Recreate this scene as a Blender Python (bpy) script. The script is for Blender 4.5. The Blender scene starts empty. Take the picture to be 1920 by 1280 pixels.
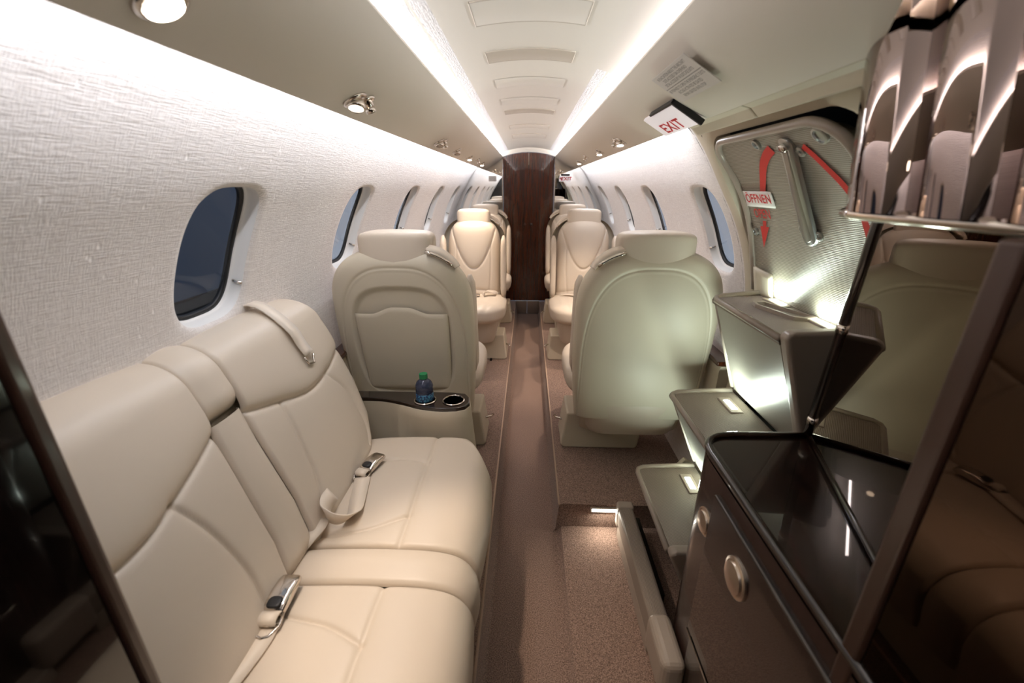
import bpy, bmesh, math, random
import numpy as np
from mathutils import Vector, Matrix

# ------------------------------------------------------------------ camera, world, exposure, large lights
SC = bpy.context.scene
COL = SC.collection
F_PX = 790.0
H_EYE = 1.405
_y = np.array([(991 - 960) / F_PX, (640 - 350) / F_PX, -1.0]); _y /= np.linalg.norm(_y)
_z = np.array([0, -_y[2], _y[1]]); _z /= np.linalg.norm(_z)
_x = np.cross(_y, _z)
cam_data = bpy.data.cameras.new('camera')
cam = bpy.data.objects.new('camera', cam_data); COL.objects.link(cam)
cam_data.sensor_width = 36.0
cam_data.lens = F_PX / 1920 * 36.0
cam_data.clip_start = 0.02
cam_data.dof.use_dof = True
cam_data.dof.focus_distance = 1.9
cam_data.dof.aperture_fstop = 2.8
mw = Matrix.Identity(4)
for i, ax in enumerate((_x, _y, _z)):
    for j in range(3):
        mw[i][j] = ax[j]
mw[2][3] = H_EYE
cam.matrix_world = mw
SC.camera = cam

world = bpy.data.worlds.new('world'); SC.world = world
world.use_nodes = True
world.node_tree.nodes['Background'].inputs[0].default_value = (0.62, 0.70, 0.85, 1)
world.node_tree.nodes['Background'].inputs[1].default_value = 0.42
SC.view_settings.view_transform = 'Standard'
SC.view_settings.look = 'None'
SC.view_settings.exposure = 0.25
SC.view_settings.gamma = 1.0
SC.view_settings.use_curve_mapping = False
SC.cycles.max_bounces = 10
SC.cycles.diffuse_bounces = 6
SC.cycles.glossy_bounces = 5
SC.cycles.transparent_max_bounces = 12
SC.cycles.sample_clamp_indirect = 6.0
SC.cycles.caustics_reflective = False
SC.cycles.caustics_refractive = False

CEIL_W = 12.5      # ceiling cove strips, watts each
WALL_W = 10.5      # wall wash strips, watts each
READ_W = 28.0       # reading lamps
STEP_W = 1.5       # lights in the stair treads


def area_light(name, loc, direction, sx, sy, watts, color, yaxis=(0, 1, 0), parent=None, spread=math.pi):
    l = bpy.data.lights.new(name, 'AREA'); l.shape = 'RECTANGLE'; l.size = sx; l.size_y = sy
    l.energy = watts; l.color = color; l.spread = spread
    o = bpy.data.objects.new(name, l); COL.objects.link(o)
    z = -Vector(direction).normalized(); y = Vector(yaxis); y = (y - z * y.dot(z)).normalized(); x = y.cross(z)
    m = Matrix.Identity(4)
    for i in range(3):
        m[i][0], m[i][1], m[i][2], m[i][3] = x[i], y[i], z[i], loc[i]
    if parent:
        o.parent = parent
        o.matrix_local = m
    else:
        o.matrix_world = m
    return o


COVE = (0.89, 0.91, 1.0)
for s in (-1, 1):
    area_light('ceiling_cove_light', (s * 0.326, 2.15, 1.711), (-s * 0.55, 0, 0.83), 0.012, 5.24, CEIL_W, COVE)
    if s < 0:
        area_light('wall_wash_light', (s * 0.490, 2.58, 1.604), (s * 0.42, 0, -0.91), 0.010, 4.38, WALL_W, COVE)
    else:
        area_light('wall_wash_light', (s * 0.490, 3.19, 1.604), (s * 0.42, 0, -0.91), 0.010, 3.1, WALL_W * 3.1 / 4.38, COVE)

# ------------------------------------------------------------------ materials
def lin(c):
    return tuple(((v / 255) / 12.92 if v / 255 <= 0.04045 else ((v / 255 + 0.055) / 1.055) ** 2.4) for v in c)


def mat(name, rgb, rough=0.5, metal=0.0, coat=0.0, spec=0.5, emit=None, estr=0.0, sheen=0.0):
    m = bpy.data.materials.new(name); m.use_nodes = True
    b = m.node_tree.nodes['Principled BSDF']
    b.inputs['Base Color'].default_value = (*lin(rgb), 1)
    b.inputs['Roughness'].default_value = rough
    b.inputs['Metallic'].default_value = metal
    b.inputs['Coat Weight'].default_value = coat
    b.inputs['Coat Roughness'].default_value = 0.03
    b.inputs['Specular IOR Level'].default_value = spec
    b.inputs['Sheen Weight'].default_value = sheen
    if emit:
        b.inputs['Emission Color'].default_value = (*emit, 1)
        b.inputs['Emission Strength'].default_value = estr
    return m


def nodes(m):
    return m.node_tree.nodes, m.node_tree.links, m.node_tree.nodes['Principled BSDF']


def add_bump(m, scale=(1, 1, 1), detail=2.0, strength=0.2, dist=0.002, src='Object', nscale=1.0, tint=None):
    N, L, b = nodes(m)
    tc = N.new('ShaderNodeTexCoord'); mp = N.new('ShaderNodeMapping'); mp.inputs['Scale'].default_value = scale
    nz = N.new('ShaderNodeTexNoise'); nz.inputs['Scale'].default_value = nscale; nz.inputs['Detail'].default_value = detail
    L.new(tc.outputs[src], mp.inputs['Vector']); L.new(mp.outputs[0], nz.inputs['Vector'])
    bp = N.new('ShaderNodeBump'); bp.inputs['Strength'].default_value = strength; bp.inputs['Distance'].default_value = dist
    L.new(nz.outputs['Fac'], bp.inputs['Height'])
    prev = b.inputs['Normal'].links
    if prev:
        L.new(prev[0].from_socket, bp.inputs['Normal'])
    L.new(bp.outputs[0], b.inputs['Normal'])
    if tint:
        rp = N.new('ShaderNodeValToRGB')
        rp.color_ramp.elements[0].color = (*lin(tint[0]), 1); rp.color_ramp.elements[0].position = tint[2] if len(tint) > 2 else 0.35
        rp.color_ramp.elements[1].color = (*lin(tint[1]), 1); rp.color_ramp.elements[1].position = tint[3] if len(tint) > 3 else 0.65
        L.new(nz.outputs['Fac'], rp.inputs[0]); L.new(rp.outputs[0], b.inputs['Base Color'])
    return nz


M = {}
M['leather'] = mat('cream leather', (206, 193, 176), 0.42, spec=0.4)
add_bump(M['leather'], nscale=420, detail=3, strength=0.10, dist=0.0008)
M['seatplastic'] = mat('cream moulded shell', (208, 198, 178), 0.45, spec=0.4)
add_bump(M['seatplastic'], nscale=300, detail=2, strength=0.05, dist=0.0006)
M['headliner'] = mat('cream headliner', (222, 214, 201), 0.6, spec=0.25)
add_bump(M['headliner'], nscale=500, detail=2, strength=0.06, dist=0.0006)
M['ventpanel'] = mat('beige ceiling grille', (190, 178, 162), 0.7, spec=0.2)
M['trimcream'] = mat('cream door surround', (206, 196, 176), 0.5, spec=0.3)
M['whiteplastic'] = mat('white window reveal', (232, 230, 226), 0.35)
M['black'] = mat('black rubber', (18, 18, 20), 0.5)
M['carpet'] = mat('taupe brown carpet', (150, 122, 110), 0.95, spec=0.05, sheen=0.2)
add_bump(M['carpet'], scale=(1, 1, 1), nscale=290, detail=3, strength=0.7, dist=0.004, tint=((98, 79, 69), (166, 140, 126), 0.34, 0.66))
M['carpet'].node_tree.nodes['Principled BSDF'].inputs['Roughness'].default_value = 0.95
M['chrome'] = mat('polished nickel', (214, 205, 195), 0.12, metal=1.0)
M['satinmetal'] = mat('satin aluminium', (190, 192, 190), 0.28, metal=1.0)
M['handle'] = mat('worn steel handle', (150, 146, 138), 0.35, metal=0.9)
M['darkmetal'] = mat('dark metal', (50, 46, 44), 0.35, metal=1.0)
M['mirror'] = mat('mirror', (238, 238, 236), 0.0, metal=1.0)
M['webbing'] = mat('cream seat belt webbing', (222, 208, 190), 0.45, sheen=0.3)
add_bump(M['webbing'], scale=(1, 1, 1), nscale=700, detail=1, strength=0.12, dist=0.0006)
M['stairtrim'] = mat('beige stair edging', (162, 150, 138), 0.32)
M['riser'] = mat('silver grey stair riser', (150, 144, 134), 0.38, metal=0.35)
add_bump(M['riser'], nscale=900, detail=2, strength=0.35, dist=0.001)
M['red'] = mat('red paint', (196, 40, 36), 0.5)
M['white'] = mat('white placard', (240, 236, 232), 0.4)
M['clear'] = mat('pale placard', (212, 206, 200), 0.45)
M['greytext'] = mat('grey lettering', (118, 114, 112), 0.6)
M['redtext'] = mat('red lettering', (205, 30, 40), 0.5)
M['knob'] = mat('brushed nickel knob', (240, 226, 212), 0.34, metal=1.0)
M['smoked'] = mat('smoked mirror panel', (104, 86, 70), 0.015, metal=1.0)
M['smokeddark'] = mat('dark gloss bronze panel', (66, 52, 42), 0.03, metal=1.0)
M['smokedover'] = mat('bronze gloss overhead', (148, 132, 126), 0.02, metal=1.0)
M['steplens'] = mat('step light lens', (250, 255, 250), 0.4, emit=(0.88, 1.0, 0.92), estr=9.0)
M['ledlens'] = mat('floor light lens', (255, 250, 235), 0.4, emit=(1.0, 0.95, 0.82), estr=9.0)
M['lamp_on'] = mat('lit lens', (255, 244, 226), 0.3, emit=(1.0, 0.88, 0.72), estr=14.0)
M['lamp_off'] = mat('unlit lens', (200, 180, 160), 0.2)
M['exitsign'] = mat('exit sign face', (236, 230, 234), 0.35, emit=(1.0, 0.93, 0.97), estr=0.25)
M['blue'] = mat('blue hangar paint', (60, 84, 120), 0.5)
M['hangarwall'] = mat('hangar wall blue grey', (116, 128, 146), 0.9)
M['hangartan'] = mat('hangar wall tan', (190, 160, 140), 0.9)
M['hangarfloor'] = mat('hangar floor', (120, 122, 126), 0.4)
M['capgreen'] = mat('green bottle cap', (22, 120, 74), 0.4)


def wood(name, dark, light, scale, axis, gloss):
    m = mat(name, light, 0.25, coat=1.0 if gloss else 0.3)
    N, L, b = nodes(m)
    tc = N.new('ShaderNodeTexCoord'); mp = N.new('ShaderNodeMapping')
    sc = [scale, scale, scale]; sc[axis] = scale * 0.06
    mp.inputs['Scale'].default_value = sc
    nz = N.new('ShaderNodeTexNoise'); nz.inputs['Scale'].default_value = 1; nz.inputs['Detail'].default_value = 6; nz.inputs['Roughness'].default_value = 0.65
    nz.inputs['Distortion'].default_value = 0.4
    rp = N.new('ShaderNodeValToRGB')
    rp.color_ramp.elements[0].position = 0.35; rp.color_ramp.elements[0].color = (*lin(dark), 1)
    rp.color_ramp.elements[1].position = 0.68; rp.color_ramp.elements[1].color = (*lin(light), 1)
    L.new(tc.outputs['Object'], mp.inputs[0]); L.new(mp.outputs[0], nz.inputs['Vector'])
    L.new(nz.outputs['Fac'], rp.inputs[0]); L.new(rp.outputs[0], b.inputs['Base Color'])
    return m


M['doorwood'] = wood('glossy mahogany veneer', (56, 24, 12), (88, 42, 21), 60, 2, True)
M['darkwood'] = wood('dark gloss walnut', (16, 9, 7), (46, 27, 20), 40, 1, True)
M['closetgloss'] = mat('black brown gloss veneer', (14, 9, 8), 0.06, coat=0.6)
M['cabwood'] = wood('dark brown ribbed side', (40, 26, 22), (66, 46, 40), 60, 2, False)

# woven linen wall covering, in metres of UV
M['linen'] = mat('woven linen wall', (226, 217, 210), 0.85, spec=0.15, sheen=0.15)
N, L, b = nodes(M['linen'])
tc = N.new('ShaderNodeTexCoord')
hs = []
for sc, wt in (((40, 430, 1), 1.2), ((400, 55, 1), 0.9), ((9, 170, 1), 0.7), ((160, 5, 1), 0.5)):
    mp = N.new('ShaderNodeMapping'); mp.inputs['Scale'].default_value = sc
    nz = N.new('ShaderNodeTexNoise'); nz.inputs['Scale'].default_value = 1; nz.inputs['Detail'].default_value = 2
    L.new(tc.outputs['UV'], mp.inputs[0]); L.new(mp.outputs[0], nz.inputs['Vector'])
    mu = N.new('ShaderNodeMath'); mu.operation = 'MULTIPLY'; mu.inputs[1].default_value = wt
    L.new(nz.outputs['Fac'], mu.inputs[0]); hs.append(mu.outputs[0])
slub = N.new('ShaderNodeTexVoronoi'); slub.inputs['Scale'].default_value = 1
mp = N.new('ShaderNodeMapping'); mp.inputs['Scale'].default_value = (30, 18, 1)
L.new(tc.outputs['UV'], mp.inputs[0]); L.new(mp.outputs[0], slub.inputs['Vector'])
ss = N.new('ShaderNodeMapRange'); ss.inputs['From Min'].default_value = 0.0; ss.inputs['From Max'].default_value = 0.13
ss.inputs['To Min'].default_value = 1.1; ss.inputs['To Max'].default_value = 0.0
L.new(slub.outputs['Distance'], ss.inputs['Value']); hs.append(ss.outputs[0])
acc = hs[0]
for h in hs[1:]:
    ad = N.new('ShaderNodeMath'); ad.operation = 'ADD'; L.new(acc, ad.inputs[0]); L.new(h, ad.inputs[1]); acc = ad.outputs[0]
bp = N.new('ShaderNodeBump'); bp.inputs['Strength'].default_value = 0.4; bp.inputs['Distance'].default_value = 0.003
L.new(acc, bp.inputs['Height']); L.new(bp.outputs[0], b.inputs['Normal'])
rp = N.new('ShaderNodeMapRange'); rp.inputs['From Min'].default_value = 1.2; rp.inputs['From Max'].default_value = 2.4
mxc = N.new('ShaderNodeMix'); mxc.data_type = 'RGBA'
mxc.inputs['A'].default_value = (*lin((212, 205, 200)), 1); mxc.inputs['B'].default_value = (*lin((244, 239, 235)), 1)
L.new(acc, rp.inputs['Value']); L.new(rp.outputs[0], mxc.inputs['Factor']); L.new(mxc.outputs['Result'], b.inputs['Base Color'])


def ribbed(name, rgb, scale, axis, strength, rough=0.45, metal=0.0, rgb2=None):
    m = mat(name, rgb, rough, metal=metal)
    N, L, b = nodes(m)
    tc = N.new('ShaderNodeTexCoord'); wv = N.new('ShaderNodeTexWave'); wv.wave_type = 'BANDS'; wv.bands_direction = axis
    wv.inputs['Scale'].default_value = scale
    L.new(tc.outputs['UV'], wv.inputs['Vector'])
    bp = N.new('ShaderNodeBump'); bp.inputs['Strength'].default_value = strength; bp.inputs['Distance'].default_value = 0.002
    L.new(wv.outputs['Fac'], bp.inputs['Height']); L.new(bp.outputs[0], b.inputs['Normal'])
    if rgb2:
        mx = N.new('ShaderNodeMix'); mx.data_type = 'RGBA'
        mx.inputs['A'].default_value = (*lin(rgb2), 1); mx.inputs['B'].default_value = (*lin(rgb), 1)
        L.new(wv.outputs['Fac'], mx.inputs['Factor']); L.new(mx.outputs['Result'], b.inputs['Base Color'])
    return m


M['doorrib'] = ribbed('ribbed grey door liner', (170, 162, 148), 66, 'Y', 0.5, 0.42, 0.15, (124, 114, 102))
M['treadrib'] = ribbed('fine ribbed stair tread', (150, 138, 126), 70, 'X', 0.5, 0.5, 0.0, (122, 110, 100))

m = bpy.data.materials.new('cabin window pane'); m.use_nodes = True
N, L = m.node_tree.nodes, m.node_tree.links
N.remove(N['Principled BSDF'])
tr = N.new('ShaderNodeBsdfTransparent'); tr.inputs[0].default_value = (0.80, 0.82, 0.84, 1)
gl = N.new('ShaderNodeBsdfGlossy'); gl.inputs['Roughness'].default_value = 0.02; gl.inputs[0].default_value = (0.9, 0.9, 0.9, 1)
lw = N.new('ShaderNodeLayerWeight'); lw.inputs[0].default_value = 0.5
pw = N.new('ShaderNodeMath'); pw.operation = 'POWER'; pw.inputs[1].default_value = 5.0; L.new(lw.outputs['Facing'], pw.inputs[0])
fr = N.new('ShaderNodeMath'); fr.operation = 'MULTIPLY_ADD'; fr.inputs[1].default_value = 0.5; fr.inputs[2].default_value = 0.03; L.new(pw.outputs[0], fr.inputs[0])
mx = N.new('ShaderNodeMixShader'); L.new(fr.outputs[0], mx.inputs[0]); L.new(tr.outputs[0], mx.inputs[1]); L.new(gl.outputs[0], mx.inputs[2])
L.new(mx.outputs[0], N['Material Output'].inputs[0])
M['pane'] = m

M['bottle'] = mat('clear bottle plastic', (84, 96, 132), 0.08)
M['bottle'].node_tree.nodes['Principled BSDF'].inputs['Transmission Weight'].default_value = 0.75
M['bottlelabel'] = mat('blue bottle label', (40, 96, 140), 0.4)
N, L, b = nodes(M['bottlelabel'])
tc = N.new('ShaderNodeTexCoord'); nz = N.new('ShaderNodeTexNoise'); nz.inputs['Scale'].default_value = 160
rp = N.new('ShaderNodeValToRGB'); rp.color_ramp.elements[0].position = 0.45; rp.color_ramp.elements[1].position = 0.55
rp.color_ramp.elements[0].color = (*lin((28, 52, 96)), 1); rp.color_ramp.elements[1].color = (*lin((74, 140, 176)), 1)
L.new(tc.outputs['Object'], nz.inputs['Vector']); L.new(nz.outputs['Fac'], rp.inputs[0]); L.new(rp.outputs[0], b.inputs['Base Color'])

# ------------------------------------------------------------------ mesh helpers
def obj(name, verts, faces, m, parent=None, smooth=True, uv=None, mats=None, fmat=None, sub=0, recalc=True):
    me = bpy.data.meshes.new(name)
    me.from_pydata([tuple(map(float, v)) for v in verts], [], [tuple(map(int, f)) for f in faces])
    if uv is not None:
        ul = me.uv_layers.new(name='UVMap')
        vi = np.empty(len(me.loops), dtype=np.int32); me.loops.foreach_get('vertex_index', vi)
        ul.data.foreach_set('uv', np.asarray(uv, dtype=np.float32)[vi].ravel())
    if recalc:
        bm = bmesh.new(); bm.from_mesh(me); bmesh.ops.recalc_face_normals(bm, faces=bm.faces); bm.to_mesh(me); bm.free()
    for mm in (mats or [m]):
        me.materials.append(mm)
    if fmat is not None:
        me.polygons.foreach_set('material_index', np.asarray(fmat, dtype=np.int32))
    if smooth:
        me.polygons.foreach_set('use_smooth', np.ones(len(me.polygons), dtype=bool))
    o = bpy.data.objects.new(name, me); COL.objects.link(o)
    if parent:
        o.parent = parent
    if sub:
        md = o.modifiers.new('sub', 'SUBSURF'); md.levels = sub; md.render_levels = sub
    return o


def from_bm(name, bm, m, parent=None, smooth=True, sub=0, angle=None):
    me = bpy.data.meshes.new(name)
    bmesh.ops.recalc_face_normals(bm, faces=bm.faces)
    bm.to_mesh(me); bm.free()
    me.materials.append(m)
    me.polygons.foreach_set('use_smooth', np.full(len(me.polygons), smooth, dtype=bool))
    o = bpy.data.objects.new(name, me); COL.objects.link(o)
    if parent:
        o.parent = parent
    if smooth and angle is not None:
        me.set_sharp_from_angle(angle=angle)
    return o


class G:
    """collects geometry into one mesh"""
    def __init__(self):
        self.v = []; self.f = []; self.uv = []

    def add(self, v, f, uv=None):
        k = len(self.v)
        self.v += [tuple(p) for p in v]; self.f += [tuple(i + k for i in q) for q in f]
        self.uv += list(uv) if uv is not None else [(p[0], p[1]) for p in v]
        return self

    def grid(self, P, uv=None, closed_u=False, closed_v=False):
        P = np.asarray(P, float); n, mm = P.shape[:2]
        f = []
        for i in range(n if closed_u else n - 1):
            for j in range(mm if closed_v else mm - 1):
                a = i * mm + j; b2 = i * mm + (j + 1) % mm; c = ((i + 1) % n) * mm + (j + 1) % mm; d = ((i + 1) % n) * mm + j
                f.append((a, b2, c, d))
        self.add(P.reshape(-1, 3), f, None if uv is None else np.asarray(uv).reshape(-1, 2))
        return self

    def box(self, lo, hi):
        x0, y0, z0 = lo; x1, y1, z1 = hi
        v = [(x0, y0, z0), (x1, y0, z0), (x1, y1, z0), (x0, y1, z0), (x0, y0, z1), (x1, y0, z1), (x1, y1, z1), (x0, y1, z1)]
        self.add(v, [(0, 3, 2, 1), (4, 5, 6, 7), (0, 1, 5, 4), (1, 2, 6, 5), (2, 3, 7, 6), (3, 0, 4, 7)])
        return self

    def tube(self, pts, r, n=10, cap=True, sq=None):
        pts = [Vector(p) for p in pts]; k0 = len(self.v)
        up = None; rings = []
        for i, p in enumerate(pts):
            t = (pts[min(i + 1, len(pts) - 1)] - pts[max(i - 1, 0)]).normalized()
            if up is None:
                up = Vector((0, 0, 1)) if abs(t.z) < 0.9 else Vector((1, 0, 0))
            up = (up - t * up.dot(t)).normalized(); sd = t.cross(up)
            rr = r[i] if isinstance(r, (list, tuple)) else r
            rings.append([p + (up * math.cos(a) + sd * math.sin(a)) * rr for a in [2 * math.pi * q / n for q in range(n)]])
        self.grid([[tuple(q) for q in ring] for ring in rings], closed_v=True)
        if cap:
            m2 = len(pts)
            self.f.append(tuple(k0 + q for q in range(n))); self.f.append(tuple(k0 + (m2 - 1) * n + q for q in reversed(range(n))))
        return self

    def ribbon(self, pts, w, t, side):
        """flat strap along pts; side = width direction (one vector or one per point)"""
        pts = [Vector(p) for p in pts]; rings = []; k0 = len(self.v)
        for i, p in enumerate(pts):
            tg = (pts[min(i + 1, len(pts) - 1)] - pts[max(i - 1, 0)]).normalized()
            s = Vector(side[i] if isinstance(side[0], (tuple, list, Vector)) else side)
            s = (s - tg * s.dot(tg)).normalized(); nn = tg.cross(s)
            rings.append([tuple(p + s * a * w / 2 + nn * c * t / 2) for a, c in ((-1, -1), (1, -1), (1, 1), (-1, 1))])
        self.grid(rings, closed_v=True)
        m2 = len(pts)
        self.f.append((k0, k0 + 1, k0 + 2, k0 + 3)); e = k0 + (m2 - 1) * 4; self.f.append((e + 3, e + 2, e + 1, e))
        return self

    def prism(self, poly, axis, a, b2):
        """closed 2D polygon extruded along axis 0/1/2 from a to b2"""
        n = len(poly)
        def P(p, h):
            return {0: (h, p[0], p[1]), 1: (p[0], h, p[1]), 2: (p[0], p[1], h)}[axis]
        v = [P(p, a) for p in poly] + [P(p, b2) for p in poly]
        f = [(i, (i + 1) % n, n + (i + 1) % n, n + i) for i in range(n)] + [tuple(reversed(range(n))), tuple(range(n, 2 * n))]
        self.add(v, f)
        return self

    def lathe(self, prof, center, axis=(0, 0, 1), n=24, cap=True):
        ax = Vector(axis).normalized(); u = Vector((1, 0, 0)) if abs(ax.x) < 0.8 else Vector((0, 1, 0)); u = (u - ax * u.dot(ax)).normalized(); w = ax.cross(u)
        c = Vector(center)
        rings = [[tuple(c + ax * h + (u * math.cos(2 * math.pi * q / n) + w * math.sin(2 * math.pi * q / n)) * r) for q in range(n)] for r, h in prof]
        k0 = len(self.v)
        self.grid(rings, closed_v=True)
        if cap and prof[0][0] > 1e-6:
            self.f.append(tuple(k0 + q for q in range(n)))
        if cap and prof[-1][0] > 1e-6:
            e = k0 + (len(prof) - 1) * n; self.f.append(tuple(e + q for q in reversed(range(n))))
        return self

    def make(self, name, m, parent=None, smooth=True, off=None, bevel=0, seg=2, sharp=None, sub=0):
        v = self.v if off is None else [(p[0] - off[0], p[1] - off[1], p[2] - off[2]) for p in self.v]
        o = obj(name, v, self.f, m, parent, smooth, uv=self.uv)
        if bevel:
            md = o.modifiers.new('bevel', 'BEVEL'); md.width = bevel; md.segments = seg; md.limit_method = 'ANGLE'; md.angle_limit = math.radians(35)
        if sharp is not None:
            o.data.set_sharp_from_angle(angle=math.radians(sharp))
        if sub:
            md = o.modifiers.new('sub', 'SUBSURF'); md.levels = sub; md.render_levels = sub
        return o


def superbox(g, c, h, n1=4.0, n2=4.0, nu=32, nv=20, fn=None):
    """rounded cushion: superellipsoid with half sizes h"""
    def sp(t, p):
        return math.copysign(abs(t) ** (2 / p), t)
    P = []
    for i in range(nv + 1):
        a = -math.pi / 2 + math.pi * i / nv
        row = []
        for j in range(nu):
            t = 2 * math.pi * j / nu
            x = sp(math.cos(a), n1) * sp(math.cos(t), n2); y = sp(math.cos(a), n1) * sp(math.sin(t), n2); z = sp(math.sin(a), n1)
            p = [x * h[0], y * h[1], z * h[2]]
            if fn:
                p = fn(p)
            row.append((c[0] + p[0], c[1] + p[1], c[2] + p[2]))
        P.append(row)
    g.grid(P, closed_v=True)
    return g


def thing(name, label, cat, loc=(0, 0, 0), rz=0.0, group=None):
    o = bpy.data.objects.new(name, None); COL.objects.link(o)
    o.empty_display_size = 0.05
    o.location = loc; o.rotation_euler = (0, 0, rz)
    return tag(o, label, cat, group)


def tag(o, label, cat, group=None):
    o['label'] = label; o['category'] = cat
    if group:
        o['group'] = group
    return o


def struct(o):
    o['kind'] = 'structure'
    return o


def dup(root, loc, label, rz=None):
    r = root.copy(); COL.objects.link(r); r.location = loc; r['label'] = label
    if rz is not None:
        r.rotation_euler = (0, 0, rz)
    for ch in list(root.children):
        c = ch.copy(); COL.objects.link(c); c.parent = r
        for g in list(ch.children):
            d = g.copy(); COL.objects.link(d); d.parent = c
    return r


def text_pts(txt, size, spacing=1.0, sx=1.0, bold=0.0):
    cu = bpy.data.curves.new('lettering', 'FONT'); cu.body = txt; cu.size = size; cu.align_x = 'CENTER'; cu.align_y = 'CENTER'; cu.space_character = spacing
    cu.resolution_u = 3; cu.fill_mode = 'FRONT'; cu.offset = bold * size
    o = bpy.data.objects.new('lettering', cu); COL.objects.link(o)
    bpy.context.view_layer.update()
    me = bpy.data.meshes.new_from_object(o.evaluated_get(bpy.context.evaluated_depsgraph_get()))
    v = [(p.co.x * sx, p.co.y) for p in me.vertices]; f = [tuple(p.vertices) for p in me.polygons]
    bpy.data.objects.remove(o); bpy.data.curves.remove(cu); bpy.data.meshes.remove(me)
    return v, f


def smooth1(x):
    x = np.clip(x, 0, 1); return x * x * (3 - 2 * x)


def spline(pts, n):
    """Catmull-Rom through pts"""
    P = [np.array(p, float) for p in pts]; P = [2 * P[0] - P[1]] + P + [2 * P[-1] - P[-2]]
    out = []; k = len(P) - 3
    for q in range(n + 1):
        u = q / n * k; i = min(int(u), k - 1); t = u - i
        a, b2, c, d = P[i:i + 4]
        out.append(0.5 * ((2 * b2) + (-a + c) * t + (2 * a - 5 * b2 + 4 * c - d) * t * t + (-a + 3 * b2 - 3 * c + d) * t ** 3))
    return out


# ------------------------------------------------------------------ cabin shell
ZC, RW = 0.90, 0.84
Y0, Y1 = -0.9, 4.80


def wall_pt(s, side, off=0.0):
    """s: arc length up from z=.90 (metres); below, height. off: outwards"""
    if s >= 0:
        ph = s / RW
        R = RW + 0.045 * float(smooth1((s - 0.50) / 0.32)) + off
        return (side * R * math.cos(ph), ZC + R * math.sin(ph))
    t = -s
    return (side * (RW - 0.09 * (t / 0.75) ** 2 + off), ZC + s)


WS, WH, WW, WP = 0.352, 0.182, 0.128, 3.4      # window centre (arc), half height, half width, squareness
CS0, CS1 = 0.03, 0.68


def loop(n, hw, hh, p):
    out = []
    for k in range(n):
        t = 2 * math.pi * (k + 0.5) / n
        c, s = math.cos(t), math.sin(t)
        out.append((math.copysign(abs(c) ** (2 / p), c) * hw, math.copysign(abs(s) ** (2 / p), s) * hh))
    return out


def build_wall(name, side, centers, ya, yb):
    g = G()
    edges = [ya] + [(a + b2) / 2 for a, b2 in zip(centers, centers[1:])] + [yb]
    for c, ea, eb in zip(centers, edges, edges[1:]):
        cell0, cell1 = max(ea, c - 0.26), min(eb, c + 0.26)
        svs = list(np.linspace(CS0, CS1, 25)); yvs = list(np.linspace(cell0, cell1, 21))
        outer = [(cell1, q) for q in svs] + [(y, CS1) for y in yvs[-2::-1]] + [(cell0, q) for q in svs[-2::-1]] + [(y, CS0) for y in yvs[1:-1]]
        rows = []; uvs = []
        for q in range(9):
            t = (q / 8) ** 1.5
            row = []; uv = []
            for oy, os_ in outer:
                dy, ds = oy - c, os_ - WS
                k = (abs(dy / WW) ** WP + abs(ds / WH) ** WP) ** (-1 / WP)
                y = c + dy * (k + (1 - k) * t); s = WS + ds * (k + (1 - k) * t)
                x, z = wall_pt(s, side, 0.008 * math.exp(-q * 1.6) if q < 8 else 0.0)
                row.append((x, y, z)); uv.append((y, s))
            rows.append(row); uvs.append(uv)
        g.grid(rows, uvs, closed_v=True)
        for a, b2 in ((ea, cell0), (cell1, eb)):
            if b2 - a > 1e-4:
                ys = np.linspace(a, b2, 6); sv = np.linspace(CS0, CS1, 25)
                g.grid([[(wall_pt(s, side)[0], y, wall_pt(s, side)[1]) for y in ys] for s in sv], [[(y, s) for y in ys] for s in sv])
    ys = np.linspace(ya, yb, 30)
    for sa, sb, k in ((-0.75, CS0, 14), (CS1, 1.12, 12)):
        sv = np.linspace(sa, sb, k)
        g.grid([[(wall_pt(s, side)[0], y, wall_pt(s, side)[1]) for y in ys] for s in sv], [[(y, s) for y in ys] for s in sv])
    o = obj(name, g.v, g.f, M['linen'], None, True, uv=g.uv)
    return struct(o)


LEFT_W = [1.03 + 0.825 * k for k in range(5)]
RIGHT_W = [1.815, 2.645, 3.475, 4.315]
build_wall('wall_left', -1, LEFT_W, Y0, Y1)
build_wall('wall_right', 1, RIGHT_W, 1.575, Y1)


def build_window(k, side, yc):
    root = bpy.data.objects.new('window_%d' % k, None); COL.objects.link(root); root['kind'] = 'structure'
    root.location = (wall_pt(WS, side)[0], yc, wall_pt(WS, side)[1]); root.empty_display_size = 0.05
    L0 = root.location
    n = 72
    def ring(sc, off, p=WP):
        out = []
        for py, ps in loop(n, WW * sc if sc > 0.5 else 0, WH * (1 - (1 - sc) * 0.72), p):
            x, z = wall_pt(WS + ps, side, off)
            out.append((x - L0[0], yc + py - L0[1], z - L0[2]))
        return out
    g = G(); g.grid([ring(1.0, 0.008), ring(0.99, 0.014), ring(0.97, 0.024), ring(0.962, 0.034), ring(0.94, 0.038), ring(0.93, 0.039), ring(0.925, 0.055)], closed_v=True)
    g.make('window_frame', M['whiteplastic'], root)
    g = G(); g.grid([ring(0.935, 0.042), ring(0.86, 0.043), ring(0.855, 0.054), ring(0.93, 0.056)], closed_v=True, closed_u=True)
    g.make('gasket', M['black'], root)
    g = G(); r = ring(0.92, 0.050); g.add(r, [tuple(range(n))]); g.make('pane', M['pane'], root)
    # small shade latch on the aft reveal
    y = WW * 0.90; s = WS - 0.10
    pts = [(wall_pt(s, side, o2)[0] - L0[0], yy, wall_pt(s, side, o2)[1] - L0[2]) for o2, yy in ((0.034, y + 0.010), (0.030, y + 0.002), (0.020, y - 0.002), (0.004, y + 0.0))]
    G().tube(pts, 0.004, 8).make('shade_latch', M['chrome'], root)
    return root


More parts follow.
